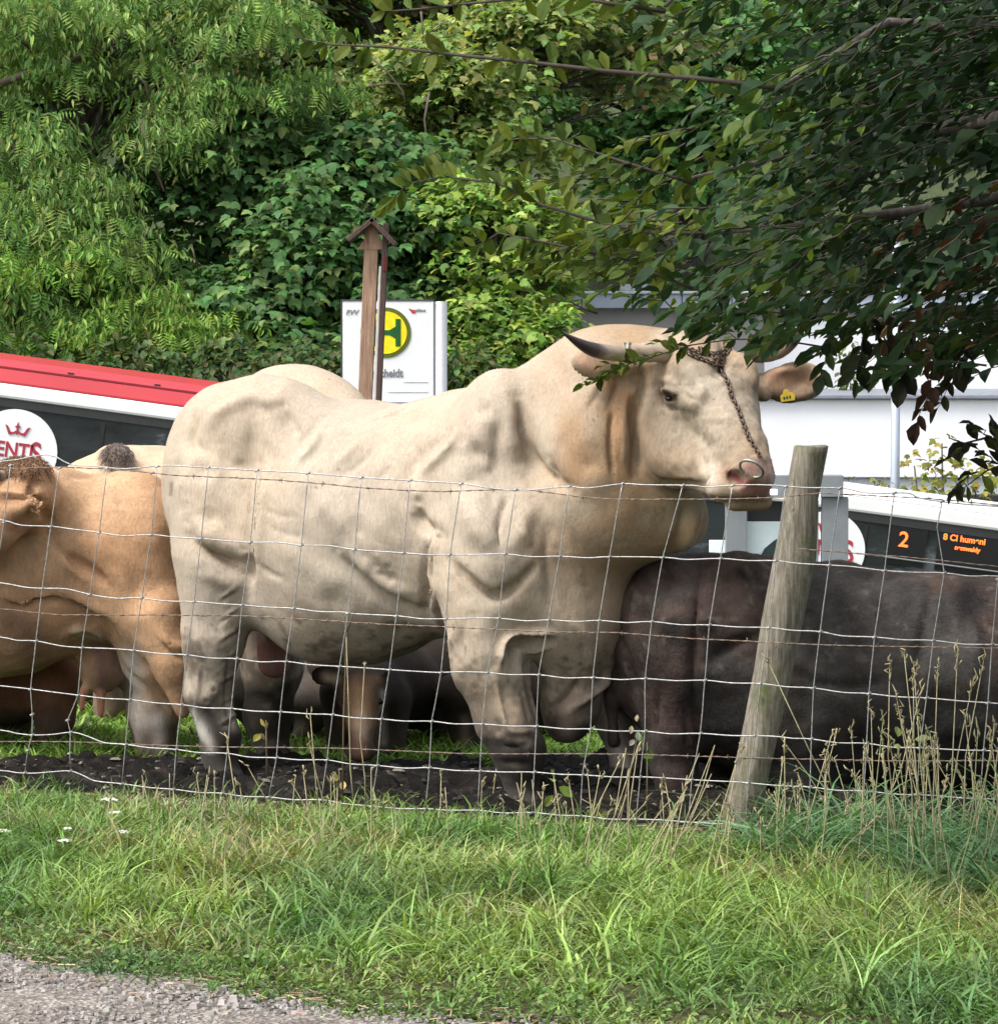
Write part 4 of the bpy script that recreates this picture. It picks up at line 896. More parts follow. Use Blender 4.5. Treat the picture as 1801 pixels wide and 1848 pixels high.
def tan_cow():
    B = SDF((-1.6, 13.3, -.05), 0, (-.95, -.75, -.03), (1.15, .6, 1.3), .012); E = B.ell; C = B.cap
    Y = 13.35
    E(P(60, 1018, Y), (.62, .33, .345), k=.1); E(P(215, 985, Y), (.26, .32, .27), k=.1); E(P(250, 1000, Y-.1), (.22, .22, .30), k=.1)
    E(P(-40, 1060, Y), (.5, .34, .36), k=.1); E(P(95, 905, Y-.12), (.16, .2, .13), k=.08)
    C(P(258, 1080, Y-.15), P(282, 1190, Y-.14), .18, .115, k=.07); C(P(282, 1190, Y-.14), P(280, 1280, Y-.10), .105, .088, k=.05); B.chain([P(285, 1110, Y-.3), P(312, 1200, Y-.32), P(330, 1285, Y-.32)], [.10, .07, .022], k=.05)
    C(P(280, 1275, Y-.10), P(285, 1380, Y-.12), .085, .062, k=.04); E(P(283, 1392, Y-.15), (.07, .06, .04), k=.02)
    C(P(240, 1100, Y+.16), P(250, 1210, Y+.16), .13, .09, k=.06); C(P(250, 1210, Y+.16), P(262, 1290, Y+.16), .085, .075, k=.04); C(P(262, 1290, Y+.16), P(272, 1372, Y+.16), .068, .06, k=.03)
    E(P(272, 1384, Y+.14), (.07, .06, .04), k=.02)
    C(P(120, 1040, Y-.24), P(285, 1150, Y-.26), .05, .05, k=.07)     # fold from flank to stifle
    E(P(182, 1195, Y+.05), (.10, .13, .13), k=.05)                   # udder
    for a, b in (((150, 1245), (148, 1282)), ((182, 1255), (181, 1292))): C(P(*a, Y-.02), P(*b, Y-.02), .022, .014, k=.02)
    # neck and head turned back along the flank
    E(P(28, 905, 13.0), (.15, .16, .13), k=.07); E(P(-50, 960, 12.9), (.2, .14, .13), pitch=25, k=.06); E(P(45, 860, 13.05), (.09, .10, .06), k=.05)
    E(P(15, 905, 12.84), (.13, .035, .048), pitch=-6, k=.025); E(P(10, 902, 12.80), (.10, .02, .026), pitch=-6, k=.015, op='sub')
    for fx in (-.35, ):
        C(P(-180, 1150, Y-.15), P(-180, 1280, Y-.15), .13, .08, k=.08); C(P(-180, 1280, Y-.15), P(-180, 1385, Y-.15), .06, .055, k=.03)
        C(P(-200, 1150, Y+.2), P(-200, 1375, Y+.2), .11, .055, k=.06)
    V, Q = B.mesh(2)
    z3 = lambda *a: [(a[i]/5.003, 1060+a[i+1]/5.003) for i in range(0, len(a), 2)]
    z2 = lambda *a: [(a[i]/5.003, 780+a[i+1]/5.003) for i in range(0, len(a), 2)]
    V = sculpt(V, Q, [(z3(0,90, 150,150, 350,110, 560,100, 760,190, 950,330, 1050,480), 12, -.022), (z3(0,60, 200,120, 400,70, 620,70, 840,170, 1000,300), 10, .02),
        (z2(420,880, 560,1100, 820,1250, 1000,1420), 12, -.02), (z2(440,960, 620,1220, 820,1380), 12, .016), (z2(330,560, 420,700, 470,900), 12, -.02),
        (z2(100,860, 260,820, 330,640), 14, -.03), (z2(0,590, 220,590, 320,480), 8, -.018), (z2(340,380, 300,500, 330,620), 9, -.015),
        (z2(550,380, 760,400, 1000,370, 1400,380), 6, -.008), (z3(1430,380, 1540,520, 1690,560), 8, .014), (z3(1450,450, 1560,600, 1690,640), 7, -.014),
        (z3(1040,640, 1200,820, 1400,1000, 1540,1180), 9, -.012), (z2(1050,620, 1090,660), 5, -.01), (z3(600,420, 750,360, 900,420, 1000,560), 9, .014)])
    V = small_bumps(V, Q); C_ = colours(V, (.46, .295, .175), .45, .14, (.09, .06, .04), (.34, .17, .08), 3)
    C_ = paint(C_, V, Q, [([(60, 1150), (20, 1120), (80, 1190)], 45, (.20, .12, .08), .8), ([(235, 1190), (250, 1320)], 34, (.44, .39, .33), .95), ([(285, 1300), (285, 1350)], 34, (.42, .37, .32), .9), ([(265, 1330), (275, 1390)], 26, (.10, .075, .06), .9), ([(310, 1320), (296, 1390)], 24, (.09, .07, .055), .9), ([(180, 1160), (185, 1240)], 30, (.19, .11, .09), .85),  # first stroke paints the shaded belly darker; the legs are dirty
        ([(150, 1250), (148, 1285)], 9, (.42, .16, .11), .9), ([(181, 1255), (181, 1292)], 9, (.42, .16, .11), .9), 
        ([(5, 905), (40, 905)], 9, (.30, .15, .09), .7), ([(50, 870), (70, 850)], 16, (.30, .16, .08), .5), ([(20, 950), (50, 960)], 22, (.17, .09, .06), .6), ([(135, 1140), (175, 1150)], 10, (.62, .55, .42), .7)])  # dark stroke below the ear is the head's shadow, painted on
    r = empty('tan_cow', tuple(P(100, 1390, 13.3)), 'tan cow with udder standing left of the bull, turning its curly head', 'cow'); grp(r)
    npmesh('body', V, Q, M_coat, r, True, C_); coat_hair('coat_hair', V, Q, C_, 90000, .013, .001, M_coat, r, (.5, .1, -.7), 2)
    horn([P(20, 868, 12.98), P(0, 858, 12.9), P(-25, 862, 12.84)], [.026, .02, .004], r, .5)
    return r
tcow = tan_cow()
def curls(name, c, rad, n, col, par, L=.05, seed=1):
    """short curly hair tufts"""
    rg = np.random.default_rng(seed); m = MB()
    for _ in range(n):
        d = unit(rg.normal(0, 1, 3)*np.array([1, 1, .8])+np.array([0, -.2, .5])); p = np.array(c)+d*np.array(rad)*rg.uniform(.75, 1); a = unit(np.cross(d, rg.normal(0, 1, 3))); b = np.cross(d, a)
        s = rg.uniform(.002, .006); ph = rg.uniform(0, 6.28); l = L*rg.uniform(.5, 1.2)
        m.tube([p+d*l*t*.6+a*s*math.cos(ph+t*9)+b*s*math.sin(ph+t*9)+np.array([0, 0, -.5*l*t*t]) for t in np.linspace(0, 1, 7)], [.0016*(1-.6*t) for t in np.linspace(0, 1, 7)], 3, False)
    return m.build(name, simple(name+'_colour', col, .8, 0, .4, 60), par, True)
curls('poll_hair', P(42, 848, 13.0), (.10, .10, .05), 900, (.20, .105, .055), tcow, .05)

def cow_behind():
    B = SDF((-1.4, 14.7, -.05), 0, (-1.3, -.6, -.03), (1.3, .6, 1.35), .016); E = B.ell; C = B.cap; Y = 14.7
    E(P(262, 893, Y), (.32, .3, .215), k=.1); E(P(330, 1000, Y), (.8, .32, .36), k=.12); E(P(170, 893, Y-.1), (.26, .2, .15), pitch=16, k=.08)
    E(P(205, 850, Y-.15), (.10, .11, .11), k=.05)
    for px in (140, 200, 520, 580): C(P(px, 1130, Y+(.15 if px % 40 else -.15)), P(px, 1330, Y+(.15 if px % 40 else -.15)), .12, .055, k=.07)
    V, Q = B.mesh(2); V = small_bumps(V, Q); C_ = colours(V, (.50, .38, .27), .4, .2, (.1, .07, .05), (.46, .28, .15), 8)
    r = empty('pale_tan_cow', tuple(P(250, 1340, Y)), 'pale tan cow with a grey tuft, mostly hidden behind the tan cow and the bull', 'cow'); grp(r)
    npmesh('body', V, Q, M_coat, r, True, C_)
    curls('poll_hair', P(210, 820, Y-.25), (.05, .05, .038), 700, (.21, .165, .145), r, .06, 4)
cow_behind()

def dark_cow():
    B = SDF((1.2, 12.15, -.05), 0, (-1.0, -.55, -.03), (2.2, .55, 1.1), .013); E = B.ell; C = B.cap; Y = 12.15
    E(P(1222, 1130, Y), (.235, .26, .24), k=.07); E(P(1165, 1095, Y-.02), (.10, .17, .11), k=.06); E(P(1470, 1210, Y), (.72, .31, .385), k=.12); E(P(1760, 1235, Y-.05), (.62, .3, .37), k=.12)
    E(P(1300, 1120, Y), (.30, .27, .235), k=.1); E(P(1950, 1130, Y), (.34, .24, .26), pitch=10, k=.1)
    C(P(1215, 1180, Y-.12), P(1212, 1330, Y-.14), .165, .09, k=.07); C(P(1212, 1330, Y-.14), P(1222, 1440, Y-.14), .088, .068, k=.04); E(P(1222, 1458, Y-.15), (.085, .07, .05), k=.02)
    C(P(1300, 1220, Y+.16), P(1300, 1340, Y+.16), .13, .08, k=.06); C(P(1300, 1340, Y+.16), P(1300, 1430, Y+.16), .07, .06, k=.04)
    C(P(1450, 1320, Y-.1), P(1455, 1440, Y-.12), .18, .10, k=.1); C(P(1560, 1340, Y+.1), P(1560, 1440, Y+.1), .12, .08, k=.06)
    C(P(1820, 1300, Y-.1), P(1830, 1460, Y-.1), .13, .07, k=.08); C(P(1900, 1300, Y+.14), P(1900, 1440, Y+.14), .12, .07, k=.08)
    C(P(2040, 1130, Y), P(2130, 1290, Y-.1), .15, .11, k=.1); C(P(2130, 1290, Y-.1), P(2160, 1400, Y-.15), .11, .07, k=.06)
    B.chain([P(1128, 1050, Y), P(1105, 1100, Y-.02), P(1098, 1180, Y-.02), P(1104, 1270, Y-.02), P(1108, 1340, Y-.02)], [.03, .026, .02, .018, .032], k=.02); E(P(1200, 1030, Y-.14), (.07, .05, .05), k=.05); E(P(1330, 1025, Y-.16), (.08, .05, .05), k=.05)
    V, Q = B.mesh(2)
    V = sculpt(V, Q, [([(1268, 1010), (1255, 1120), (1250, 1240), (1262, 1330)], 12, -.018), ([(1290, 1190), (1330, 1160), (1370, 1150)], 14, -.02), ([(1130, 1110), (1180, 1140)], 14, .01), ([(1100, 1090), (1150, 1260)], 9, -.01),
        ([(1450, 1060), (1480, 1120), (1470, 1200)], 16, -.014), ([(1560, 1060), (1590, 1150), (1640, 1200)], 18, .014), ([(1680, 1060), (1660, 1180), (1640, 1300)], 14, -.016), ([(1400, 1200), (1500, 1240), (1600, 1230)], 16, -.012),
        ([(1190, 1240), (1185, 1330)], 7, -.01), ([(1235, 1250), (1238, 1350)], 7, -.01), ([(1730, 1080), (1760, 1150), (1750, 1260)], 16, .012)])
    V = small_bumps(V, Q, 1.3); n = len(V)
    C_ = colours(V, (.058, .036, .028), .6, .18, (.02, .016, .014), (.034, .031, .028), 5)
    nz = vnoise(V, 2.6, 31)+vnoise(V, 9, 3)*.35+vnoise(V, 26, 8)*.15
    for lo, sg_, cc_, a_ in ((.12, 1, (.050, .047, .044), .85), (.10, -1, (.075, .052, .044), .8)):
        t = np.clip((nz*sg_-lo)*14, 0, 1)[:, None]*a_; C_ = C_*(1-t)+np.array(cc_)*t
    n2 = vnoise(V, 3.4, 77)+vnoise(V, 14, 5)*.4; t = np.clip((n2-.24)*16, 0, 1)[:, None]*.85; C_ = C_*(1-t)+np.array([.012, .011, .011])*t
    n2 = vnoise(V, 30, 15)+vnoise(V, 70, 5)*.4; t = np.clip((n2-.30)*10, 0, 1)[:, None]*.5; C_ = C_*(1-t)+np.array([.14, .12, .10])*t
    x, y, f = project(V)
    k = np.clip((y-1120)/180+vnoise(V, 7, 2), 0, 1)*(x > 1270); k = k[:, None]*.7; C_ = C_*(1-k)+np.array([.022, .023, .021])*k  # shade of the lower body put into the coat as near-black
    k = np.clip(1-np.abs(x-1215)/55, 0, 1)*np.clip((y-1150)/80, 0, 1); k = k[:, None]*.6; C_ = C_*(1-k)+np.array([.075, .052, .048])*k
    C_ = paint(C_, V, Q, [([(1335, 1030), (1345, 1045)], 12, (.02, .018, .016), .9), ([(1745, 1070), (1740, 1110), (1770, 1090)], 30, (.015, .013, .013), .9), ([(1180, 1090), (1240, 1060)], 26, (.085, .078, .072), .5), ([(1150, 1250), (1160, 1330)], 9, (.06, .05, .05), .7)])
    r = empty('dark_brown_cow', tuple(P(1450, 1470, 12.15)), 'dark brown mud-stained cow standing behind the leaning fence post', 'cow'); grp(r)
    mt = hide_mat('dark_coat', 7, .5, .012, .7, 0, .12); npmesh('body', V, Q, mt, r, True, C_); coat_hair('coat_hair', V, Q, C_, 90000, .016, .001, mt, r, (.6, .1, -.6), 3)
dark_cow()

def calf(name, label, parts, cols, O, box, eye=None, paints=(), hcol=None):
    B = SDF(O, 0, box[0], box[1], .012)
    for p in parts:
        if p[0] == 'E': B.ell(P(*p[1]), p[2], k=p[3])
        else: B.cap(P(*p[1]), P(*p[2]), p[3], p[4], k=p[5])
    V, Q = B.mesh(2); V = small_bumps(V, Q); C_ = colours(V, cols[0], .5, .12, (.05, .04, .03), cols[1], 12)
    if paints: C_ = paint(C_, V, Q, paints)
    r = empty(name, O, label, 'calf' if 'calf' in name else 'cow'); grp(r); npmesh('body', V, Q, M_coat, r, True, C_)
    for e in (eye or ()):
        m = MB(); uvs(m, P(*e), .013); m.build('eye', M_eye, r, True)
    return r
Y = 13.05
cf = calf('brown_calf', 'brown calf facing the camera with lowered head, seen under the belly of the bull',
     [('E', (760, 1225, Y+.8), (.52, .24, .21), .1), ('E', (700, 1240, Y+.5), (.22, .2, .17), .08), ('E', (930, 1235, Y+.8), (.28, .23, .2), .08), ('C', (690, 1235, Y+.4), (660, 1245, Y+.05), .12, .075, .06),
      ('E', (655, 1248, Y), (.100, .09, .080), .05), ('C', (655, 1262, Y-.04), (651, 1335, Y-.12), .075, .046, .04), ('E', (650, 1356, Y-.13), (.062, .05, .036), .025),
      ('C', (625, 1235, Y), (600, 1225, Y+.02), .028, .02, .03), ('E', (592, 1218, Y+.0), (.065, .02, .036), .02), ('C', (690, 1240, Y), (700, 1205, Y), .026, .012, .02),
      ('C', (610, 1250, Y+.35), (612, 1355, Y+.3), .075, .05, .05), ('C', (705, 1270, Y+.25), (700, 1370, Y+.2), .085, .05, .05), ('C', (835, 1260, Y+.4), (842, 1340, Y+.4), .10, .055, .05), ('C', (842, 1340, Y+.4), (840, 1385, Y+.35), .05, .05, .03),
      ('C', (800, 1270, Y+.7), (805, 1370, Y+.7), .09, .045, .05)],
     ((.030, .021, .016), (.022, .018, .015)), tuple(P(700, 1370, Y)), ((-.7, -.6, -.03), (1.1, 1.2, .8)), [(622, 1266, Y-.078), (686, 1266, Y-.078)],
     [([(650, 1240), (652, 1300)], 34, (.60, .36, .21), 1.), ([(652, 1290), (652, 1330)], 16, (.62, .48, .36), .8), ([(650, 1340), (650, 1365)], 22, (.24, .12, .08), .8), ([(690, 1250), (692, 1340)], 9, (.35, .31, .27), .7), ([(605, 1225), (590, 1222)], 14, (.55, .42, .32), .9), ([(655, 1232), (680, 1225)], 14, (.30, .17, .10), .7), ([(838, 1300), (840, 1350)], 13, (.22, .17, .13), .6)])
calf('grey_brown_calf', 'grey brown calf behind the hind leg of the bull, its head low', 
     [('E', (520, 1245, 13.9), (.3, .2, .17), .08), ('E', (567, 1262, 13.75), (.13, .12, .085), .05), ('C', (575, 1270, 13.75), (545, 1330, 13.7), .07, .05, .05), ('C', (470, 1260, 13.9), (468, 1350, 13.9), .08, .045, .05), ('C', (520, 1260, 14.05), (525, 1340, 14.05), .08, .045, .05), ('E', (700, 1225, 14.6), (.6, .2, .16), .08)],
     ((.11, .09, .075), (.06, .05, .04)), tuple(P(530, 1350, 13.9)), ((-.5, -.5, -.03), (1.0, .8, .8)))
calf('reddish_calf', 'reddish brown calf at the left edge behind the legs of the tan cow',
     [('E', (20, 1230, 13.8), (.28, .2, .16), .08), ('C', (100, 1215, 13.65), (98, 1300, 13.6), .10, .075, .06), ('C', (98, 1300, 13.6), (95, 1362, 13.6), .072, .06, .04), ('E', (-60, 1200, 13.8), (.4, .22, .2), .08), ('C', (-80, 1240, 13.7), (-85, 1350, 13.7), .09, .05, .05), ('C', (30, 1260, 13.9), (25, 1340, 13.9), .08, .05, .05)],
     ((.16, .075, .04), (.10, .05, .03)), tuple(P(60, 1370, 13.7)), ((-.9, -.5, -.03), (.6, .6, .75)))

# ================================================================ FENCE
M_wire = simple('galvanised_wire', (.34, .335, .33), .5, .4, .4, 90); M_barb = simple('rusty_barbed_wire', (.20, .15, .12), .55, .6, .35, 120)
fence = empty('wire_fence', (0, float(fence_line(0)), .04), 'knotted wire mesh fence with square openings across the whole foreground', 'fence')
def FP(px, py, off=0):
    d = ray(px, py); x0, y0 = _a[0], _a[1]                           # meet the vertical plane of the fence
    l = (y0-FS*x0+off)/(d[1]-FS*d[0]); return d*l+np.array([0, 0, CAMZ])
HL = [
 [(-120,822),(0,833),(84,820),(127,838),(173,841),(225,846),(300,840),(376,844),(464,849),(556,854),(652,862),(740,867),(832,873),(872,879),(905,883),(950,885),(1023,878),(1060,881),(1123,873),(1163,875),(1250,876),(1273,879),(1336,875),(1403,876),(1450,880),(1520,881),(1558,889),(1595,890),(1640,890),(1660,899),(1720,908),(1801,914),(1930,926)],
 [(-120,925),(0,938),(38,948),(92,950),(130,955),(179,961),(222,967),(273,965),(320,970),(363,972),(406,976),(452,979),(500,979),(544,984),(595,985),(640,992),(728,998),(770,1001),(812,1001),(860,1001),(912,1000),(960,1005),(1010,1004),(1060,1007),(1100,1005),(1196,1006),(1240,1010),(1300,1008),(1350,1012),(1400,1012),(1440,1017),(1496,1020),(1540,1023),(1596,1030),(1650,1033),(1704,1034),(1750,1040),(1801,1040),(1930,1052)],
 [(-120,1040),(0,1052),(45,1060),(76,1062),(120,1063),(162,1073),(210,1080),(248,1079),(300,1085),(351,1086),(400,1090),(437,1092),(480,1096),(530,1098),(575,1104),(620,1105),(640,1108),(719,1112),(760,1117),(805,1117),(850,1116),(900,1116),(950,1121),(990,1119),(1040,1122),(1081,1120),(1130,1124),(1176,1122),(1230,1128),(1280,1128),(1330,1132),(1388,1133),(1430,1138),(1480,1140),(1520,1148),(1578,1150),(1630,1155),(1684,1156),(1740,1163),(1801,1164),(1930,1172)],
 [(-120,1138),(0,1150),(30,1156),(65,1157),(110,1166),(148,1169),(200,1171),(241,1174),(290,1180),(337,1182),(380,1188),(427,1189),(470,1195),(516,1194),(560,1200),(613,1203),(660,1206),(703,1209),(750,1212),(790,1214),(830,1213),(877,1214),(920,1218),(972,1218),(1020,1224),(1070,1223),(1120,1227),(1164,1225),(1220,1229),(1272,1228),(1320,1233),(1372,1234),(1420,1240),(1468,1242),(1520,1250),(1568,1252),(1620,1258),(1672,1260),(1740,1266),(1801,1270),(1930,1280)],
 [(-120,1226),(0,1238),(55,1244),(100,1250),(141,1255),(190,1261),(234,1263),(280,1269),(327,1272),(370,1278),(417,1279),(460,1284),(506,1285),(560,1289),(598,1290),(640,1296),(688,1298),(730,1302),(779,1302),(820,1307),(870,1307),(920,1311),(968,1311),(1020,1316),(1066,1316),(1110,1320),(1164,1320),(1210,1325),(1264,1324),(1320,1328),(1392,1329),(1430,1333),(1464,1334),(1510,1341),(1564,1342),(1610,1349),(1660,1350),(1730,1354),(1801,1356),(1930,1364)],
 [(-120,1305),(0,1318),(30,1324),(58,1327),(95,1326),(131,1322),(160,1330),(189,1341),(227,1344),(270,1350),(317,1353),(360,1359),(410,1360),(450,1367),(499,1368),(540,1372),(590,1372),(630,1379),(681,1382),(730,1387),(775,1386),(820,1391),(866,1392),(910,1394),(964,1394),(1010,1398),(1051,1399),(1110,1403),(1170,1403),(1236,1407),(1290,1410),(1334,1412),(1400,1418),(1462,1421),(1510,1427),(1559,1428),(1620,1434),(1684,1436),(1740,1441),(1801,1443),(1930,1450)],
 [(-120,1386),(0,1391),(30,1395),(62,1396),(100,1393),(127,1392),(150,1400),(172,1410),(220,1415),(270,1422),(313,1425),(360,1431),(399,1432),(440,1438),(485,1439),(530,1444),(582,1444),(620,1451),(666,1455),(720,1460),(768,1460),(810,1463),(862,1463),(910,1468),(960,1467),(1010,1472),(1051,1473),(1100,1479),(1150,1479),(1201,1481),(1250,1485),(1295,1487),(1340,1490),(1388,1491),(1440,1498),(1493,1502),(1567,1505),(1660,1511),(1801,1520),(1930,1530)]]
rg = np.random.default_rng(8)
def densify(pts, step=14, wob=.6):
    out = [pts[0]]
    for (x0, y0), (x1, y1) in zip(pts[:-1], pts[1:]):
        m = max(1, int(math.hypot(x1-x0, y1-y0)/step))
        for i in range(1, m+1): out.append((x0+(x1-x0)*i/m+rg.normal(0, wob*.3), y0+(y1-y0)*i/m+(rg.normal(0, wob) if i < m else 0)))
    return out
def extend(L): return [(-700, L[0][1]-52)]+L+[(2500, L[-1][1]+48)]
HL = [extend(L) for L in HL]
for i, L in enumerate(HL):
    m = MB(); pts = spline(L, 3); m.tube([FP(*p) for p in pts], .0023, 6); m.build('line_wire', M_wire, fence, True)
BW = [[(-100,842),(120,843),(243,850),(306,857),(416,862),(496,866),(604,875),(664,881),(792,887),(912,883),(975,887),(1040,896),(1110,901),(1185,901),(1260,901),(1400,898),(1480,890),(1600,896),(1720,903),(1930,925)],
      [(-100,1095),(14,1100),(107,1110),(262,1110),(447,1112),(567,1119),(696,1127),(794,1131),(892,1136),(1006,1141),(1112,1142),(1240,1152),(1360,1158),(1460,1163),(1552,1166),(1801,1170),(1930,1174)],
      [(-100,1336),(0,1339),(120,1339),(300,1346),(437,1349),(620,1351),(824,1360),(1013,1361),(1160,1362),(1314,1367),(1567,1373),(1684,1374),(1930,1378)],
      [(1440,990),(1560,1000),(1640,1006),(1720,1014),(1801,1023),(1930,1036)]]
for j, L in enumerate(BW[:3]): BW[j] = extend(L)
for j, L in enumerate(BW):
    m = MB(); pts = densify(spline(L, 2), 10, .25); W3 = [FP(*p, off=.05) for p in pts]
    for ph in (0, math.pi): m.tube([w+np.array([0, math.cos(k*1.7+ph)*.0014, math.sin(k*1.7+ph)*.0014]) for k, w in enumerate(W3)], .0012, 4)
    if j < 3:
        for k in range(4, len(W3)-3, 7):
            w = W3[k]
            for q in range(2): d = rg.normal(0, 1, 3); d[0] *= .5; d = unit(d); m.tube([w-d*.011, w+d*.011], [.001, .0006], 4)
            m.tube([w-np.array([.006, 0, 0]), w+np.array([.006, 0, 0])], .0028, 5)
    m.build('barbed_wire', M_barb, fence, True)
VL = [[(19,840),(7,943),(-10,1052)],
 [(107,845),(92,950),(76,1062),(65,1157),(55,1244),(58,1290),(58,1327),(50,1355),(45,1395)],
 [(193,845),(179,961),(162,1073),(148,1169),(141,1255),(122,1300),(127,1322),(126,1360),(127,1392)],
 [(284,842),(273,965),(256,1079),(241,1174),(234,1263),(227,1344),(220,1415)],
 [(376,844),(363,972),(350,1086),(337,1182),(327,1272),(318,1353),(313,1425)],
 [(464,849),(452,979),(437,1092),(427,1189),(417,1279),(410,1360),(401,1432)],
 [(556,854),(544,984),(530,1098),(516,1194),(506,1285),(499,1368),(485,1439)],
 [(652,862),(640,992),(628,1107),(613,1203),(600,1290),(590,1372),(580,1444)],
 [(740,867),(728,998),(715,1112),(703,1209),(688,1298),(681,1382),(670,1456)],
 [(832,873),(812,1001),(805,1117),(796,1214),(779,1302),(775,1386),(768,1460)],
 [(930,884),(912,1000),(900,1116),(880,1214),(870,1307),(866,1392),(862,1463)],
 [(1027,878),(1010,1004),(990,1119),(972,1218),(968,1311),(964,1394),(960,1467)],
 [(1123,873),(1100,1005),(1081,1120),(1070,1223),(1066,1316),(1051,1399),(1047,1473)],
 [(1232,876),(1196,1006),(1176,1122),(1164,1225),(1164,1320),(1155,1403),(1148,1479)],
 [(1322,876),(1300,1008),(1280,1128),(1272,1228),(1264,1324),(1248,1408),(1243,1484)],
 [(1418,878),(1400,1012),(1388,1133),(1372,1234),(1362,1328),(1350,1414),(1345,1490)],
 [(1516,881),(1496,1020),(1480,1140),(1468,1242),(1464,1334),(1462,1421),(1456,1499)],
 [(1614,890),(1596,1030),(1578,1150),(1568,1252),(1564,1342),(1559,1428),(1560,1504)],
 [(1700,905),(1691,952),(1704,1034),(1684,1156),(1672,1260),(1660,1350),(1655,1434),(1650,1510)],
 [(1822,916),(1801,1045),(1790,1163),(1783,1269),(1775,1354),(1768,1442),(1762,1517)],
 [(1915,925),(1895,1050),(1880,1170),(1872,1277),(1866,1360),(1860,1447),(1855,1525)]]
def line_y(L, x_): return float(np.interp(x_, [p[0] for p in L], [p[1] for p in L]))
for x_ in list(range(-680, -60, 92))+list(range(2010, 2480, 98)): VL.append([(x_-9*i, line_y(HL[i], x_-9*i)) for i in range(7)])
for L in VL:
    m = MB(); pts = densify(L, 24, .5); m.tube([FP(*p, off=-.004) for p in pts], .0019, 6)
    for p in L:                                                     # knots
        if any(min(abs(p[1]-q[1])+abs(p[0]-q[0]) for q in H_) < 40 for H_ in HL):
            w = FP(*p, off=-.002); m.tube([w+np.array([-.007, 0, -.003]), w+np.array([.007, 0, .003])], .0042, 6); 
    m.build('stay_wire', M_wire, fence, True)
# leaning round post
def post():
    D0 = fence_Y(1400)+.12; n = 60; seg = 36; V = []; F = []
    for i in range(n+1):
        t = i/n; y = 806+(1560-806)*t
        cx = np.interp(y, [806, 900, 1010, 1120, 1200, 1300, 1420, 1560], [1464, 1447, 1434, 1412, 1398, 1377, 1350, 1320])
        hw = np.interp(y, [806, 820, 900, 1010, 1120, 1200, 1300, 1420, 1560], [31, 31, 30, 39, 38, 35, 33, 33, 34])
        c = P(cx, y, D0+.02*t); r = hw*D0/FPX
        for k in range(seg):
            a = 2*math.pi*k/seg; q = (.25+.75*min(1, i/6))*vnoise(np.array([[math.cos(a)*1.6, math.sin(a)*1.6, t*3.2]]), 1.6, 5)[0]*.07+vnoise(np.array([[math.cos(a)*5, math.sin(a)*5, t*2.2]]), 1.5, 15)[0]*.05
            V.append((c[0]+r*(1+q)*math.cos(a), c[1]+r*(1+q)*math.sin(a), c[2]+(.002*math.sin(a*2+1) if i == 0 else 0)))
        if i:
            F += [((i-1)*seg+k, (i-1)*seg+(k+1) % seg, i*seg+(k+1) % seg, i*seg+k) for k in range(seg)]
    b = len(V); c0 = np.mean(np.array(V[:seg]), 0); 
    for k in range(seg): V.append(tuple(c0+(np.array(V[k])-c0)*.88+np.array([0, 0, .004])))
    V.append(tuple(c0+np.array([0, 0, .002])))
    F += [(b+k, b+(k+1) % seg, (k+1) % seg, k) for k in range(seg)]
    m = MB(); m.add(V, F+[(b+k, len(V)-1, b+(k+1) % seg) for k in range(seg)])
    mt = woodmat('weathered_post_wood', (.075, .062, .042), (.19, .165, .125), (.36, .33, .275), 22)
    n_ = mt.node_tree; bs = n_.nodes['Principled BSDF']; src = bs.inputs['Base Color'].links[0].from_socket
    t_ = noise(n_, 6, 6, .7); r_ = ramp(n_, t_.outputs['Fac'], [(.5, 0.), (.62, 1.)]); c_ = mixc(n_, src, (.085, .10, .035), r_.outputs[0]); 
    t2_ = noise(n_, 26, 5, .75, stretch=(1, 1, .5)); r2_ = ramp(n_, t2_.outputs['Fac'], [(.60, 0.), (.68, .8)]); c_ = mixc(n_, c_, (.045, .035, .025), r2_.outputs[0]); n_.links.new(c_, bs.inputs['Base Color'])
    o = m.build('wooden_post', mt, None, True); V_ = np.array(V); base = Vector((V_[-seg-2-seg][0], V_[-seg-2-seg][1], 0))
    return tag(o, 'leaning round weathered fence post of split grey wood in front of the dark cow', 'fence post')
post()
m = MB()
for py in (878, 1013, 1134, 1236, 1329, 1415):
    pass

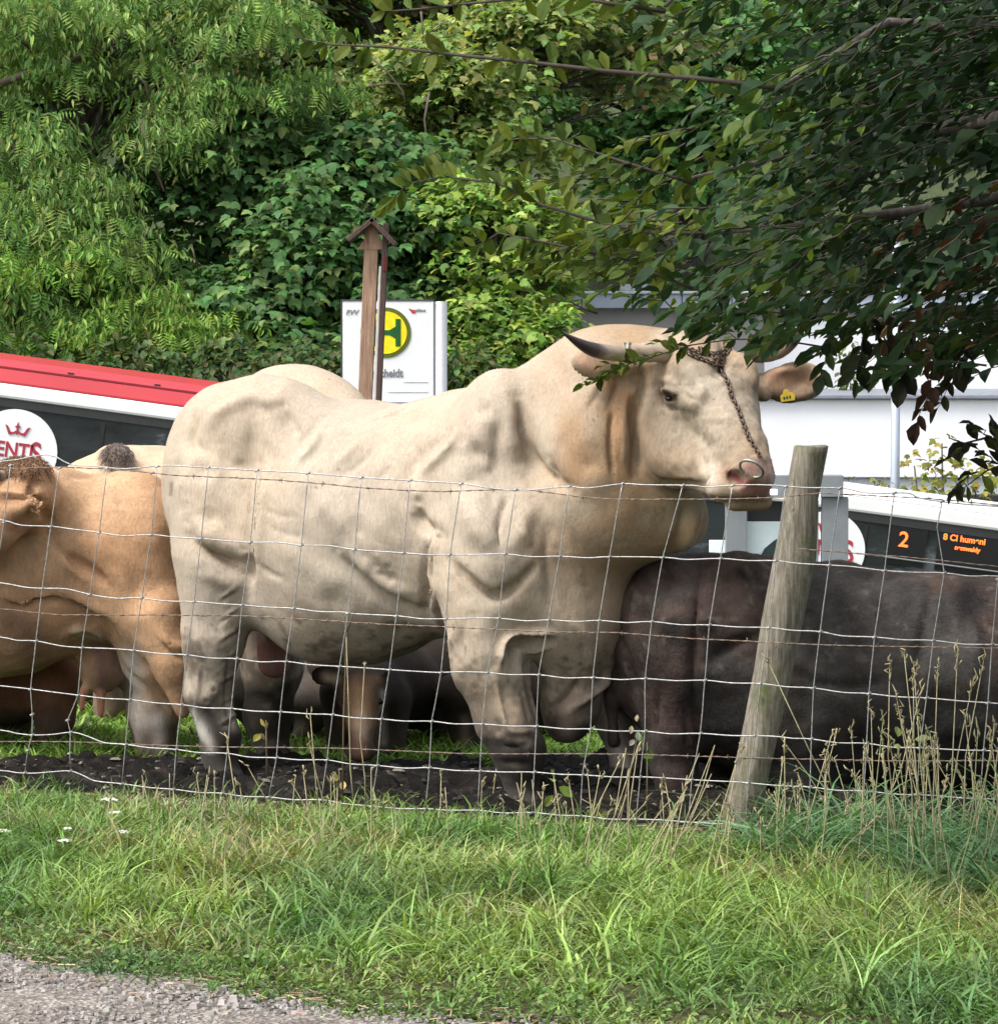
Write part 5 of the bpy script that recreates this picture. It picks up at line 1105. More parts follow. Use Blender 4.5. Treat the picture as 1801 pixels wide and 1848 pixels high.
# ================================================================ VEGETATION
M_leaf = leafmat('foliage', .38, .6, .2); M_leafn = leafmat('near_foliage', .28, .6, .18)
LANCE = ([(0,0,0),(.13,.3,.03),(.11,.65,.0),(0,1,-.12),(-.11,.65,.0),(-.13,.3,.03)], [(0,1,2,3),(0,3,4,5)]); M_grass = leafmat('grass_blades', .25, .55, .3)
M_bark = woodmat('bark', (.03, .025, .02), (.08, .068, .055), (.15, .13, .11), 9)
M_twig = simple('twig_bark', (.045, .035, .025), .8, 0, .3, 30)
def leafcols(rg, n, base, alt, altp, var=.25):
    b = np.tile(np.array(base), (n, 1)); k = rg.random(n) < altp; b[k] = np.array(alt)
    return np.clip(b*(1+rg.normal(0, var, (n, 1)))*(1+rg.normal(0, .08, (n, 3))), .004, .9)
TREE_GAIN = 1.3
def boughs_to_leaves(rg, cs, rs, per, size, flat=.6, droop=.5, up=.8):
    P_, D_, N_, S_ = [], [], [], []
    for c, r in zip(cs, rs):
        n = int(per*(r/.7)**2); d = unit(rg.normal(0, 1, (n, 3))+np.array([0, -.35, .35])); keep = d[:, 2] > -.45; d = d[keep]; n = len(d)
        rad = r*rg.choice([1., .8, .6], n, p=[.55, .3, .15])*rg.uniform(.9, 1.12, n)
        lump = 1+.28*np.sin(d[:, 0]*5+c[0]*7)*np.sin(d[:, 2]*6+c[2]*5)+.15*np.sin(d[:, 1]*11+c[0]*3)*np.sin(d[:, 0]*13)
        p = c+d*(rad*lump)[:, None]*np.array([1, 1, flat])
        tip = unit(d*np.array([1, 1, .1])+np.array([0, 0, -droop])+rg.normal(0, .4, (n, 3))); nor = unit(d*.6+np.array([0, -.25, up])+rg.normal(0, .35, (n, 3)))
        P_.append(p); D_.append(tip); N_.append(nor); S_.append(size*rg.uniform(.65, 1.2, n))
    return np.concatenate(P_), np.concatenate(D_), np.concatenate(N_), np.concatenate(S_)
def tree(name, label, base, crowns, nb, per, tmpl, size, base_c, alt_c, altp, seed, extra=(), droop=.5, trunk_r=.16, rb=(.5, .9), flat=.6):
    rg = np.random.default_rng(seed); gz0 = float(gz(base[0], base[1])); r0 = empty(name, (base[0], base[1], gz0), label, 'tree')
    tag(r0, group='trees on the bank behind the bus')
    tag(r0, group='trees on the bank behind the bus'); cs, rs = [], []; tot = sum(c[3]*c[5] for c in crowns)
    for (px, py, Y, rx, ry, rz) in crowns:
        c0 = P(px, py, Y)
        for _ in range(int(nb*rx*rz/tot)+1):
            d = unit(rg.normal(0, 1, 3)+np.array([0, -.45, .1])); cs.append(c0+d*np.array([rx, ry, rz])*rg.uniform(.55, 1.0)); rs.append(rg.uniform(*rb))
    for (px, py, Y, r) in extra: cs.append(P(px, py, Y)); rs.append(r)
    cs = np.array(cs); p, t, nn, s = boughs_to_leaves(rg, cs, rs, per, size, droop=droop, flat=flat)
    z = gz(p[:, 0], p[:, 1]); ok = p[:, 2] > z+.05; p, t, nn, s = p[ok], t[ok], nn[ok], s[ok]
    X, Y_, Z = frames(t, nn); n = len(p); base_c, alt_c = tuple(q*TREE_GAIN for q in base_c), tuple(q*TREE_GAIN for q in alt_c)
    col = leafcols(rg, n, base_c, alt_c, altp)
    sw = (s*rg.uniform(.75, 1.2, n))[:, None]
    if tmpl is PINN:
        k = rg.random(n) < .5; scatter('leaf_sprays', PINN[0], PINN[1], p[k], (X*sw)[k], (Y_*s[:, None])[k], (Z*s[:, None])[k], M_leaf, r0, col[k])
        q = np.repeat(np.where(~k)[0], 7); pp = p[q]+rg.normal(0, .07, (len(q), 3)); t2 = t[q]*.6+np.array([0, -.1, -.7])+rg.normal(0, .45, (len(q), 3)); X, Y_, Z = frames(t2, nn[q]+rg.normal(0, .4, (len(q), 3))); s2 = (.12*rg.uniform(.6, 1.25, len(q)))[:, None]
        scatter('crown', LANCE[0], LANCE[1], pp, X*s2, Y_*s2, Z*s2, M_leaf, r0, leafcols(rg, len(q), base_c, alt_c, altp))
    else: scatter('crown', tmpl[0], tmpl[1], p, X*sw, Y_*s[:, None], Z*s[:, None], M_leaf, r0, col)
    m = MB(); top = cs[:, 2].max(); cm = cs.mean(0)
    tr = [np.array([base[0]+(cm[0]-base[0])*t**1.5, base[1]+(cm[1]-base[1])*t**1.5, gz0-.2+(top-.6-gz0)*t])+rg.normal(0, .06, 3)*(t > 0) for t in np.linspace(0, 1, 8)]
    m.tube(tr, [trunk_r*(1-.8*t) for t in np.linspace(0, 1, 8)], 9); m.build('trunk', M_bark, r0, True)
    m = MB()
    for c, r in list(zip(cs, rs))[::1]:
        zt_ = np.clip(c[2]-.5-.35*np.hypot(c[0]-cm[0], c[1]-cm[1]), gz0+.3, top-1); k = (zt_-gz0)/(top-.6-gz0); i = min(int(k*7), 6); a = tr[i]+(tr[i+1]-tr[i])*(k*7-i)
        q = [a+(c-a)*u+np.array([0, 0, .25*math.sin(u*3.1)])+rg.normal(0, .05, 3)*(0 < u < 1) for u in np.linspace(0, 1, 6)]
        m.tube(q, [.05*(1-.75*u) for u in np.linspace(0, 1, 6)], 5)
        for _ in range(3):
            d = unit(rg.normal(0, 1, 3)+np.array([0, -.3, .3])); e = c+d*r*.9*np.array([1, 1, .6]); m.tube([q[3], (q[3]+e)/2+rg.normal(0, .05, 3), e], [.018, .012, .005], 4)
    m.build('limbs', M_bark, r0, True); return r0
G1, G2 = (.105, .19, .055), (.21, .295, .09)
def XY(px, Y): return (float((px-900.5)/FPX*Y), Y)
locust = tree('locust_tree', 'bright green tree with feathery drooping leaves at the upper left', XY(120, 38), [(60, 330, 37.5, 2.3, 1.2, 2.6), (330, 90, 38, 1.9, 1.2, 1.5)], 46, 270, PINN, .23, G1, G2, .4, 21,
     [(480, 60, 37, .75), (560, 170, 37.2, .55), (400, 190, 37.1, .7), (60, 260, 36.6, .6), (70, 420, 36.4, .8), (200, 470, 36.4, .7), (90, 560, 36.2, .75), (250, 560, 36.3, .55), (150, 360, 36.5, .6), (300, 260, 36.9, .6), (20, 60, 36.8, .7), (200, 60, 37, .6)], .85, .17, (.34, .62), .55)
tree('locust_tree', 'lower feathery green tree hanging over the red bus roof at the left edge', XY(-120, 36.3), [(-20, 560, 36.2, 1.6, .8, .9), (240, 620, 36.2, 1.2, .7, .45)], 26, 210, PINN, .21, (.12, .225, .045), (.22, .31, .07), .4, 22, [(160, 610, 35.8, .5), (30, 620, 35.8, .5)], .8, .12, (.35, .6), .55)
maple = tree('maple_tree', 'dark green leafy tree right of the locust, behind the wooden post', XY(560, 37.5), [(560, 430, 37.8, 1.5, 1.1, 2.0), (700, 560, 37.5, .9, .8, 1.2)], 46, 520, MAPLE, .145, (.062, .135, .045), (.12, .19, .06), .22, 23,
     [(640, 260, 37.2, .5), (600, 330, 37, .6), (560, 470, 36.6, .7), (480, 560, 36.4, .7), (660, 420, 36.8, .6), (440, 640, 36, .5), (560, 640, 36, .6)], .5, .16)
tree('field_maple', 'tree with yellowish green rounded crown above the bus stop sign', XY(850, 40), [(840, 210, 40, 1.0, .9, 1.0), (930, 60, 41, 1.3, .9, .7)], 30, 560, MAPLE, .13, (.14, .20, .06), (.25, .28, .09), .35, 24,
     [(830, 160, 39.2, .6), (900, 240, 39.2, .5), (760, 130, 39.3, .55), (860, 290, 39.2, .45), (720, 200, 39.6, .5)], .3, .13, (.4, .7))
tree('yellow_green_tree', 'low light green tree with layered leaves between the sign and the white building', XY(900, 37), [(880, 480, 37.2, 1.0, .7, .9), (870, 640, 36.4, .9, .5, .6)], 34, 560, MAPLE, .12, (.13, .22, .05), (.24, .31, .07), .35, 25,
     [(830, 360, 37, .45), (960, 430, 37.4, .5), (900, 560, 36.4, .5), (960, 620, 36, .45), (850, 660, 36, .45), (1000, 590, 36.2, .35)], .2, .1, (.35, .6))
tree('rowan_tree', 'brownish green tree at the top centre behind the field maple', XY(620, 43), [(640, 60, 43, 2.0, 1, 1.3), (1020, 50, 43, 1.6, 1, 1.0)], 40, 560, OVAL, .17, (.10, .145, .055), (.24, .21, .10), .3, 26, [(1040, 60, 42, .6), (960, 20, 42, .5)], .4, .15, (.5, .8))
tree('linden_tree', 'fresh green tree behind the dark overhanging branches at the top right', XY(1250, 47), [(1220, 130, 46, 2.6, 1, 2.2), (1120, 400, 52, 2.2, 1, 1.6)], 60, 520, OVAL, .17, (.075, .165, .06), (.13, .23, .08), .35, 27, [(1180, 60, 45, .8), (1330, 60, 45, .8), (1270, 180, 45, .7)], .4, .18, (.6, .9))
tree('linden_tree', 'large dark tree beyond the white building at the right', XY(1700, 54), [(1620, 300, 53, 3.2, 1, 3.2)], 44, 420, OVAL, .2, (.06, .12, .045), (.10, .17, .055), .3, 28, (), .4, .2, (.8, 1.1))
tree('oak_tree', 'deep green tree high on the bank behind the locust', XY(300, 50), [(250, 200, 50, 4.2, 1.2, 3.6)], 60, 420, OVAL, .2, (.05, .11, .04), (.08, .14, .045), .3, 29, (), .4, .2, (.8, 1.2))
tree('oak_tree', 'deep green tree high on the bank behind the field maple', XY(850, 54), [(860, 250, 54, 4.2, 1.2, 4.0)], 60, 420, OVAL, .2, (.05, .11, .042), (.08, .14, .045), .3, 30, (), .4, .2, (.8, 1.2))

for par_, pl_, D_b, r_b in ((locust, [(-40, 165), (60, 128), (150, 100), (235, 58)], 36.2, .05), (locust, [(255, 215), (272, 280), (296, 345)], 36.0, .035), (locust, [(20, 255), (46, 305)], 36.0, .022), (locust, [(240, 130), (262, 150), (270, 185)], 36.2, .018), (locust, [(345, 440), (358, 490)], 36.0, .016),
        (maple, [(600, 188), (640, 160), (700, 150), (735, 152)], 37.0, .022), (maple, [(665, 98), (700, 130), (728, 165), (731, 190)], 36.9, .014), (maple, [(775, 165), (766, 215), (770, 250), (758, 280)], 36.9, .016), (maple, [(760, 20), (764, 65), (800, 40)], 38.0, .016), (maple, [(420, 485), (470, 462), (490, 445)], 36.4, .018)):
    mb_ = MB(); q = [P(a, b, D_b+.45) for a, b in pl_]; mb_.tube(q, [r_b*(1-.6*i/(len(q)-1)) for i in range(len(q))], 6); mb_.build('bough', simple('bough_bark', (.10, .08, .06), .8, 0, .3, 12), par_, True)
for i_, (x_, y_) in enumerate(((-11, 40), (-16, 46), (-20, 38), (11.5, 44), (17, 48))):
    q = (900.5+FPX*x_/y_, 260)
    tree('hill_tree', ['broad green tree outside the left edge of the view', 'taller green tree further out on the left bank', 'green tree farthest out on the left bank', 'broad green tree outside the right edge of the view', 'green tree farthest out on the right bank'][i_], (x_, y_), [(q[0], 230, y_, 2.8, 1.5, 3.0)], 34, 230, OVAL, .26, (.06, .13, .045), (.10, .17, .05), .3, 60+i_, (), .4, .2, (.8, 1.1))

def bush(name, label, cs, rs, per, tmpl, size, bc, ac, ap, seed, cat='shrub', grp_=None):
    rg = np.random.default_rng(seed); cs = np.array(cs); p, t, nn, s = boughs_to_leaves(rg, cs, rs, per, size, flat=.9)
    X, Y_, Z = frames(t, nn); b = cs.mean(0); g0 = float(gz(b[0], b[1]))
    r = empty(name, (b[0], b[1], g0), label, cat); tag(r, group=grp_)
    scatter('foliage', tmpl[0], tmpl[1], p, X*s[:, None], Y_*s[:, None], Z*s[:, None], M_leaf, r, leafcols(rg, len(p), bc, ac, ap))
    m = MB()
    for c in cs: a = np.array([b[0], b[1], g0-.1])+rg.normal(0, .08, 3)*np.array([1, 1, 0]); m.tube([a, (a+c)/2+rg.normal(0, .1, 3), c], [.03, .02, .008], 5)
    m.build('stems', M_bark, r, True)
bush('ivy_hedge', 'dark green hedge along the road behind the red bus roof', [P(x_, 665+rng.uniform(-15, 15), 35.2+rng.uniform(-.2, .3)) for x_ in range(-300, 900, 45)], [.34]*27, 520, OVAL, .10, (.065, .115, .04), (.13, .14, .05), .3, 41)
bush('garden_shrub', 'yellow green shrub in front of the white building at the right', [P(1700, 850, 33.6), P(1760, 880, 33.6), P(1665, 890, 33.5), P(1830, 870, 33.6), P(1900, 850, 33.7), P(1650, 840, 33.8), P(1700, 800, 33.8)], [.26, .32, .24, .34, .4, .14, .12], 420, MAPLE, .085, (.19, .21, .04), (.30, .27, .06), .35, 42)
bush('small_shrub', 'narrow green shrub on the flat roof edge beside the lamp post', [P(1535, 690, 39.5), P(1530, 650, 39.5), P(1545, 700, 39.4)], [.22, .2, .18], 460, OVAL, .09, (.085, .12, .04), (.15, .17, .06), .3, 43)
bush('small_shrub', 'small yellow green bush left of the lamp post foot', [P(1590, 880, 33.8), P(1588, 905, 33.8)], [.10, .14], 900, MAPLE, .06, (.17, .19, .04), (.25, .24, .06), .3, 44)
bush('ivy_hedge', 'low mossy hedge just behind the right end of the bus roof', [P(x_, 905+(x_-1500)*.10, 33.2) for x_ in range(1500, 2000, 30)], [.2]*17, 700, OVAL, .06, (.075, .085, .045), (.13, .13, .08), .3, 45)

# ---------------------------------------------------------------- overhanging tree close to the camera
ft = empty('overhanging_beech', (3.15, 9.1, 0), 'dark leafy beech overhanging the upper right corner, close to the camera', 'tree')
rg = np.random.default_rng(77)
def inpoly(x, y, poly):
    c = False; n = len(poly)
    for i in range(n):
        x0, y0 = poly[i]; x1, y1 = poly[(i+1) % n]
        if (y0 > y) != (y1 > y) and x < (x1-x0)*(y-y0)/(y1-y0)+x0: c = not c
    return c
MASS = [(1060, -1200), (960, -500), (1080, 0), (1120, 60), (1190, 110), (1150, 200), (1180, 260), (1110, 330), (1060, 370), (1090, 420), (1140, 460), (1160, 520), (1190, 550), (1290, 575), (1430, 580), (1490, 640), (1520, 690), (1590, 690), (1660, 640), (1720, 650), (1801, 610), (2700, 560), (2700, -1200)]
DENSE = [(1300, -1200), (1250, -400), (1330, 0), (1400, 100), (1280, 230), (1300, 420), (1380, 520), (1560, 560), (1700, 560), (1801, 560), (2700, 500), (2700, -1200)]
LP, LD, LN, LS, LC = [], [], [], [], []; tw = MB()
def twig(a, b, nl, size, base, alt, altp, r=.0028, sag=.03, spread=1.):
    a = np.asarray(a); b = np.asarray(b); L = np.linalg.norm(b-a); d = unit(b-a); side = unit(np.cross(d, [0, 0, 1.])); up = np.cross(side, d)
    pts = [a+(b-a)*t+np.array([0, 0, -sag*t*t*4*L])+rg.normal(0, .004, 3) for t in np.linspace(0, 1, 7)]; tw.tube(pts, [r*(1-.7*t) for t in np.linspace(0, 1, 7)], 4)
    roll = rg.normal(0, .35); side, up = side*math.cos(roll)+up*math.sin(roll), up*math.cos(roll)-side*math.sin(roll)
    for i in range(nl):
        t = (i+.6)/nl; k = t*6; j = min(int(k), 5); p = pts[j]+(pts[j+1]-pts[j])*(k-j); s_ = 1 if i % 2 else -1
        tip = d*.75+side*s_*.8*spread+np.array([0, 0, -.28])+rg.normal(0, .22, 3)
        if i == nl-1: tip = d+np.array([0, 0, -.2])
        LP.append(p); LD.append(tip); LN.append(up+np.array([0, -.25, .35])+rg.normal(0, .32, 3)); LS.append(size*rg.uniform(.7, 1.15))
        c = np.array(alt if rg.random() < altp else base)*(1+rg.normal(0, .2)); LC.append(np.clip(c, .003, .8))
BD, BA = (.026, .060, .022), (.075, .115, .022)
cnt = 0
while cnt < 1150:
    px = rg.uniform(960, 2500); py = rg.uniform(-1000, 700) if cnt % 2 else rg.uniform(-60, 700)
    if not inpoly(px, py, MASS): continue
    if not inpoly(px, py, DENSE) and rg.random() < .68: continue
    Y = rg.uniform(7.9, 10.6); b = P(px, py, Y); L = rg.uniform(.22, .42); dr = unit(np.array([-1, rg.normal(0, .5), -.30+rg.normal(0, .2)])); a = b-dr*L
    al = BA if px < 1400 else (.030, .055, .018); brown = 1540 < px < 1760 and 380 < py < 600 and rg.random() < .35
    twig(a, b, int(L/.028), rg.uniform(.045, .078), (BD if px < 1400 else (.014, .033, .013)) if not brown else (.08, .036, .018), al, .3 if px < 1500 else .12, sag=.05); cnt += 1  # crown shade put into the leaf colours: darker greens towards the right
# long twigs reaching out to the left
def limb(pts, Y0, Y1, r0, leaves, size=.062, col=(.060, .098, .016), seedside=0, altc=(.11, .14, .02)):
    n = len(pts); W_ = [P(x_, y_, Y0+(Y1-Y0)*i/(n-1)) for i, (x_, y_) in enumerate(pts)]
    tw.tube(W_, [r0*(1-.75*i/(n-1)) for i in range(n)], 6)
    for k in range(leaves):
        t = rg.uniform(.0, 1)*(n-1); j = min(int(t), n-2); p = W_[j]+(W_[j+1]-W_[j])*(t-j); d = unit(W_[j+1]-W_[j])
        LP.append(p); LD.append(d*.5+np.array([rg.normal(0, .5), rg.normal(0, .5), rg.choice([-1, 1])*.8])); LN.append(np.array([rg.normal(0, .5), -1, rg.normal(.3, .4)])); LS.append(size*rg.uniform(.7, 1.2))
        LC.append(np.array(altc if rg.random() < .4 else col)*(1+rg.normal(0, .15)))
limb([(1420, 160), (1250, 140), (1100, 128), (960, 112), (820, 98), (700, 84), (600, 80), (530, 66)], 8.6, 9.0, .008, 46)
limb([(1300, 420), (1180, 420), (1080, 400), (980, 370), (900, 330), (800, 318), (740, 330), (690, 372)], 8.8, 9.2, .006, 46)
limb([(1200, 20), (1000, -10), (850, 5), (760, 15), (690, 20)], 8.4, 8.8, .006, 22)
limb([(1250, 330), (1120, 290), (1000, 250), (930, 250), (880, 270)], 8.9, 9.2, .005, 34)
limb([(1250, 520), (1120, 470), (1000, 440), (900, 420), (850, 450)], 9.0, 9.3, .005, 40)
for k in range(36):
    px, py = rg.uniform(900, 1150), rg.uniform(240, 520); b = P(px, py, rg.uniform(8.6, 9.6)); dr = unit(np.array([-1, rg.normal(0, .4), rg.normal(-.1, .25)])); twig(b-dr*.22, b, 7, .062, (.062, .098, .018), (.12, .15, .025), .4)
# small twig hanging in front of the horn and the ear
limb([(1480, 625), (1400, 612), (1320, 612), (1250, 622), (1190, 640), (1140, 655), (1100, 668), (1050, 690)], 9.3, 9.5, .003, 12, .045, (.05, .075, .012))
for (a, b, n_) in (((1200, 636), (1130, 648), 8), ((1140, 655), (1080, 680), 8), ((1110, 668), (1046, 692), 8), ((1250, 622), (1180, 615), 6), ((1330, 610), (1250, 598), 7), ((1400, 612), (1320, 590), 7), ((1150, 655), (1085, 655), 6)):
    twig(P(*a, 9.4), P(*b, 9.45), n_, .040, (.060, .095, .014), (.14, .17, .03), .35, .0015, .02)
for k in range(60):                                                # lower fringe
    px = rg.uniform(1140, 1801); py = np.interp(px, [1140, 1300, 1440, 1500, 1600, 1801], [515, 560, 570, 630, 640, 600])+rg.normal(0, 22); b = P(px, py, rg.uniform(8.4, 9.8)); dr = unit(np.array([-1, rg.normal(0, .5), -.35+rg.normal(0, .2)])); twig(b-dr*.25, b, 8, .068, BD, (.05, .075, .015), .3)
# hanging clusters with a few dead leaves
for (a, b, n_, c) in (((1590, 520), (1598, 640), 7, (.26, .17, .09)), ((1605, 560), (1600, 670), 7, (.05, .05, .028)), ((1700, 600), (1655, 770), 12, (.075, .035, .022)), ((1560, 600), (1545, 690), 7, (.03, .04, .018)), ((1740, 640), (1690, 740), 9, (.04, .038, .02)), ((1500, 600), (1480, 680), 6, (.03, .05, .02)), ((1670, 560), (1672, 640), 6, (.22, .15, .08)), ((1740, 600), (1730, 660), 6, (.03, .035, .02)), ((1560, 560), (1610, 650), 8, (.03, .04, .018)), ((1640, 590), (1620, 690), 8, (.03, .03, .018))):
    twig(P(*a, 9.0), P(*b, 8.95), n_, .062, c, tuple(q*.6 for q in c), .4, .002, 0)
limb([(1900, 790), (1840, 800), (1780, 790), (1740, 800), (1712, 790)], 9.0, 9.1, .006, 14, .055, (.03, .028, .018), altc=(.10, .12, .03))
limb([(1900, 850), (1830, 830), (1780, 850), (1740, 880)], 9.0, 9.1, .005, 12, .055, (.03, .028, .018), altc=(.10, .12, .03))
for a, b in (((1790, 790), (1760, 770)), ((1760, 800), (1705, 830)), ((1800, 820), (1790, 770)), ((1760, 850), (1725, 880)), ((1810, 840), (1760, 810))): twig(P(*a, 9.0), P(*b, 9.0), 5, .05, (.028, .026, .018), (.10, .12, .03), .25, .003, 0)
# leaves of the whole crown, with the unseen ones above that shade it
LPa, LDa, LNa = np.array(LP), np.array(LD), np.array(LN); LSa = np.array(LS); X, Y_, Z = frames(LDa, LNa)
CURL = ([(0,0,0),(.17,.2,.10),(.31,.48,.17),(.20,.80,.06),(.03,1,-.22),(-.16,.82,.0),(-.27,.52,.12),(-.19,.22,.09),(.0,.5,-.01)], OVAL[1])
FOLD = ([(0,0,0),(.13,.2,.14),(.21,.46,.22),(.14,.76,.12),(-.02,1,.10),(-.15,.80,.14),(-.22,.50,.20),(-.14,.22,.13),(.0,.5,.0)], OVAL[1])
LCa = np.array(LC); which = rg.integers(0, 3, len(LPa)); wx = rg.uniform(.75, 1.2, (len(LSa), 1))
for i_, tm in enumerate((OVAL, CURL, FOLD)):
    k = which == i_; scatter('leaves', tm[0], tm[1], LPa[k], (X*LSa[:, None]*wx)[k], (Y_*LSa[:, None])[k], (Z*LSa[:, None])[k], M_leafn, ft, LCa[k])
tw.build('twigs', M_twig, ft, True)
m = MB(); tk = [np.array([3.15, 9.1, -.1]), np.array([3.1, 9.1, .8]), np.array([3.05, 9.15, 1.8]), np.array([2.9, 9.2, 3.2]), np.array([2.7, 9.2, 4.6])]; m.tube(tk, [.19, .16, .14, .11, .07], 14)
m.build('trunk', M_bark, ft, True)
m = MB()
for a, pl in ((tk[2], [(1900, 60, 9.2), (1600, 40, 9.3), (1420, 150, 8.6)]), (tk[2], [(1950, 330, 9.2), (1650, 380, 9.1), (1300, 420, 8.8)]), (tk[3], [(1900, -400, 9.2), (1500, -300, 9), (1200, 10, 8.5)]), (tk[1], [(2000, 560, 9.3), (1700, 560, 9.1), (1480, 600, 9.2)]), (tk[1], [(2000, 800, 9.1), (1930, 820, 9.0), (1850, 800, 9.0)]), (tk[2], [(1900, 200, 8.6), (1560, 250, 9.4), (1250, 320, 9)])):
    q = [a]+[P(*v) for v in pl]; m.tube(q, [.045, .026, .014, .005], 7)
m.build('limbs', M_bark, ft, True)

# ---------------------------------------------------------------- grass
def blade(seg=4, bend=.55):
    V = []; F = []
    for i in range(seg):
        t = i/seg; w_ = .5*(1-t**1.6)*(.75+.5*math.sin(t*3.1)); y = bend*t*t; z = t*(1-.28*bend*t*t); V += [(-w_, y, z), (w_, y, z)]
        if i: F.append((2*i-2, 2*i-1, 2*i+1, 2*i))
    V.append((0, bend, 1-.28*bend)); F.append((2*seg-2, 2*seg-1, 2*seg)); return V, F
BL = blade(); BL2 = blade(5, .95)
def tufts(rg, centers, per, hts, wid, splay, cols, name, tmpl=BL, spread=.035, label=None):
    n = len(centers); m_ = rg.poisson(per, n).clip(3); idx = np.repeat(np.arange(n), m_); N = len(idx)
    c = centers[idx]; r = np.abs(rg.normal(0, spread, N)); a = rg.uniform(0, 6.283, N); x_ = c[:, 0]+r*np.cos(a); y_ = c[:, 1]+r*np.sin(a)
    tilt = np.abs(rg.normal(0, splay, N))+r/spread*.12; h_ = hts[idx]*rg.uniform(.45, 1.15, N)
    az = a+rg.normal(0, .9, N); out = np.stack([np.cos(az), np.sin(az), 0*az], 1)
    Z = out*np.sin(tilt)[:, None]+np.array([0, 0, 1])*np.cos(tilt)[:, None]; Yv = out*np.cos(tilt)[:, None]-np.array([0, 0, 1])*np.sin(tilt)[:, None]
    tw_ = rg.normal(0, .9, N)[:, None]; Xv = np.cross(Yv, Z); Xr = Xv*np.cos(tw_)+Yv*np.sin(tw_)*.6
    w_ = wid*rg.uniform(.6, 1.3, N); pos = np.stack([x_, y_, gz(x_, y_)-.004], 1); cc = 1.3*cols[idx]*(1+rg.normal(0, .34, (N, 1))).clip(.3, 2)*(1+rg.normal(0, .07, (N, 3)))
    return scatter(name, tmpl[0], tmpl[1], pos, Xr*w_[:, None], Yv*h_[:, None], Z*h_[:, None], M_grass, None, np.clip(cc, .01, .9))
rg = np.random.default_rng(19)
def verge_points(n, x0=-2.6, x1=2.6):
    x_ = rg.uniform(x0, x1, n); u_ = rg.random(n); return x_, u_
gA, gB, gC, gD = np.array([.085, .165, .04]), np.array([.16, .235, .06]), np.array([.28, .235, .12]), np.array([.05, .12, .05])
def gcol(x_, y_, u_, rgx):
    v = np.stack([x_, y_, 0*x_], 1); k = np.clip(vnoise(v, 1.9, 3)*2.2+.5, 0, 1)[:, None]; c = gA*(1-k)+gB*k
    k = np.clip(vnoise(v, 2.6, 33)*2.4+.15+.45*np.exp(-((u_-.72)/.14)**2), 0, 1)[:, None]*(rgx.random(len(x_)) < .55)[:, None]; c = c*(1-.75*k)+gC*.75*k
    k = np.clip(vnoise(v, 2.1, 53)*2.6-.1+.5*(x_ > .9), 0, 1)[:, None]; c = c*(1-.6*k)+gD*.6*k; return c
n = 4600; x_, u_ = verge_points(n); e = path_edge(x_)-.02; f_ = fence_line(x_)-.03; y_ = e+(f_-e)*u_**.95
h_ = .055+.11*np.clip(u_*2.0, 0, 1)*(1+.9*vnoise(np.stack([x_, y_, 0*x_], 1), 2.4, 80)); h_ = h_*np.where(u_ > .62, .85, 1)*np.clip((1.04-u_)/.2, .28, 1+.4*(x_ > .9))*np.clip(.55+u_*4, 0, 1)
tag(tufts(rg, np.stack([x_, y_], 1), 17, h_, .0070, .55, gcol(x_, y_, u_, rg), 'grass'), kind='stuff')
n = 520; x_, u_ = verge_points(n); e = path_edge(x_)+.2; f_ = fence_line(x_); y_ = e+(f_-e)*(.12+.5*u_); k = rg.random(n) < np.clip(.35+(x_+.4)*.4, .2, 1); x_, y_, u_ = x_[k], y_[k], u_[k]
tag(tufts(rg, np.stack([x_, y_], 1), 17, rg.uniform(.15, .27, len(x_)), .0085, .5, gcol(x_, y_, u_, rg)*1.05, 'tall_grass', BL2, .03), kind='stuff')
n = 1100; x_, u_ = verge_points(n); y_ = path_edge(x_)-.07+.4*u_
tag(tufts(rg, np.stack([x_, y_], 1), 13, rg.uniform(.03, .07, n), .006, .6, gcol(x_, y_, u_*.1, rg), 'short_grass', BL, .03), kind='stuff')
# bluish long grass at the right
n = 260; x_ = rg.uniform(.75, 2.6, n); y_ = fence_line(x_)-rg.uniform(.1, 1.3, n)*np.clip((x_-.4), .3, 1)
tag(tufts(rg, np.stack([x_, y_], 1), 14, rg.uniform(.22, .42, n), .009, .38, np.tile([.085, .165, .07], (n, 1)), 'long_grass', BL2, .03), kind='stuff')
# sides beyond the frame, sparse; field grass beyond the mud
n = 1500; x_ = rg.uniform(2.6, 6, n)*rg.choice([-1, 1], n); u_ = rg.random(n); e = path_edge(x_); f_ = fence_line(x_)+.1; y_ = e+(f_-e)*u_
tag(tufts(rg, np.stack([x_, y_], 1), 14, rg.uniform(.1, .18, n), .008, .45, gcol(x_, y_, u_, rg), 'grass'), kind='stuff')
n = 2600; x_ = rg.uniform(-3.2, 3.6, n); y_ = 13.0+np.abs(rg.normal(0, 1.3, n)); tag(tufts(rg, np.stack([x_, y_], 1), 16, rg.uniform(.05, .11, n), .011, .5, np.tile([.13, .22, .04], (n, 1)), 'field_grass', BL, .06), kind='stuff')
n = 1800; x_ = rg.uniform(-5, 6, n); y_ = rg.uniform(16, 24, n); tag(tufts(rg, np.stack([x_, y_], 1), 12, rg.uniform(.12, .25, n), .016, .5, np.tile([.11, .20, .04], (n, 1)), 'field_grass', BL, .1), kind='stuff')
# sparse blades growing in the mud strip under the fence
n = 460; x_ = rg.uniform(-2.2, 2.4, n); y_ = fence_line(x_)+rg.uniform(-.12, .45, n); tag(tufts(rg, np.stack([x_, y_], 1), 5, rg.uniform(.04, .11, n)*(1+1.2*(x_ > .7)), .007, .3, gcol(x_, y_, x_*0+.72, rg), 'mud_grass'), kind='stuff')
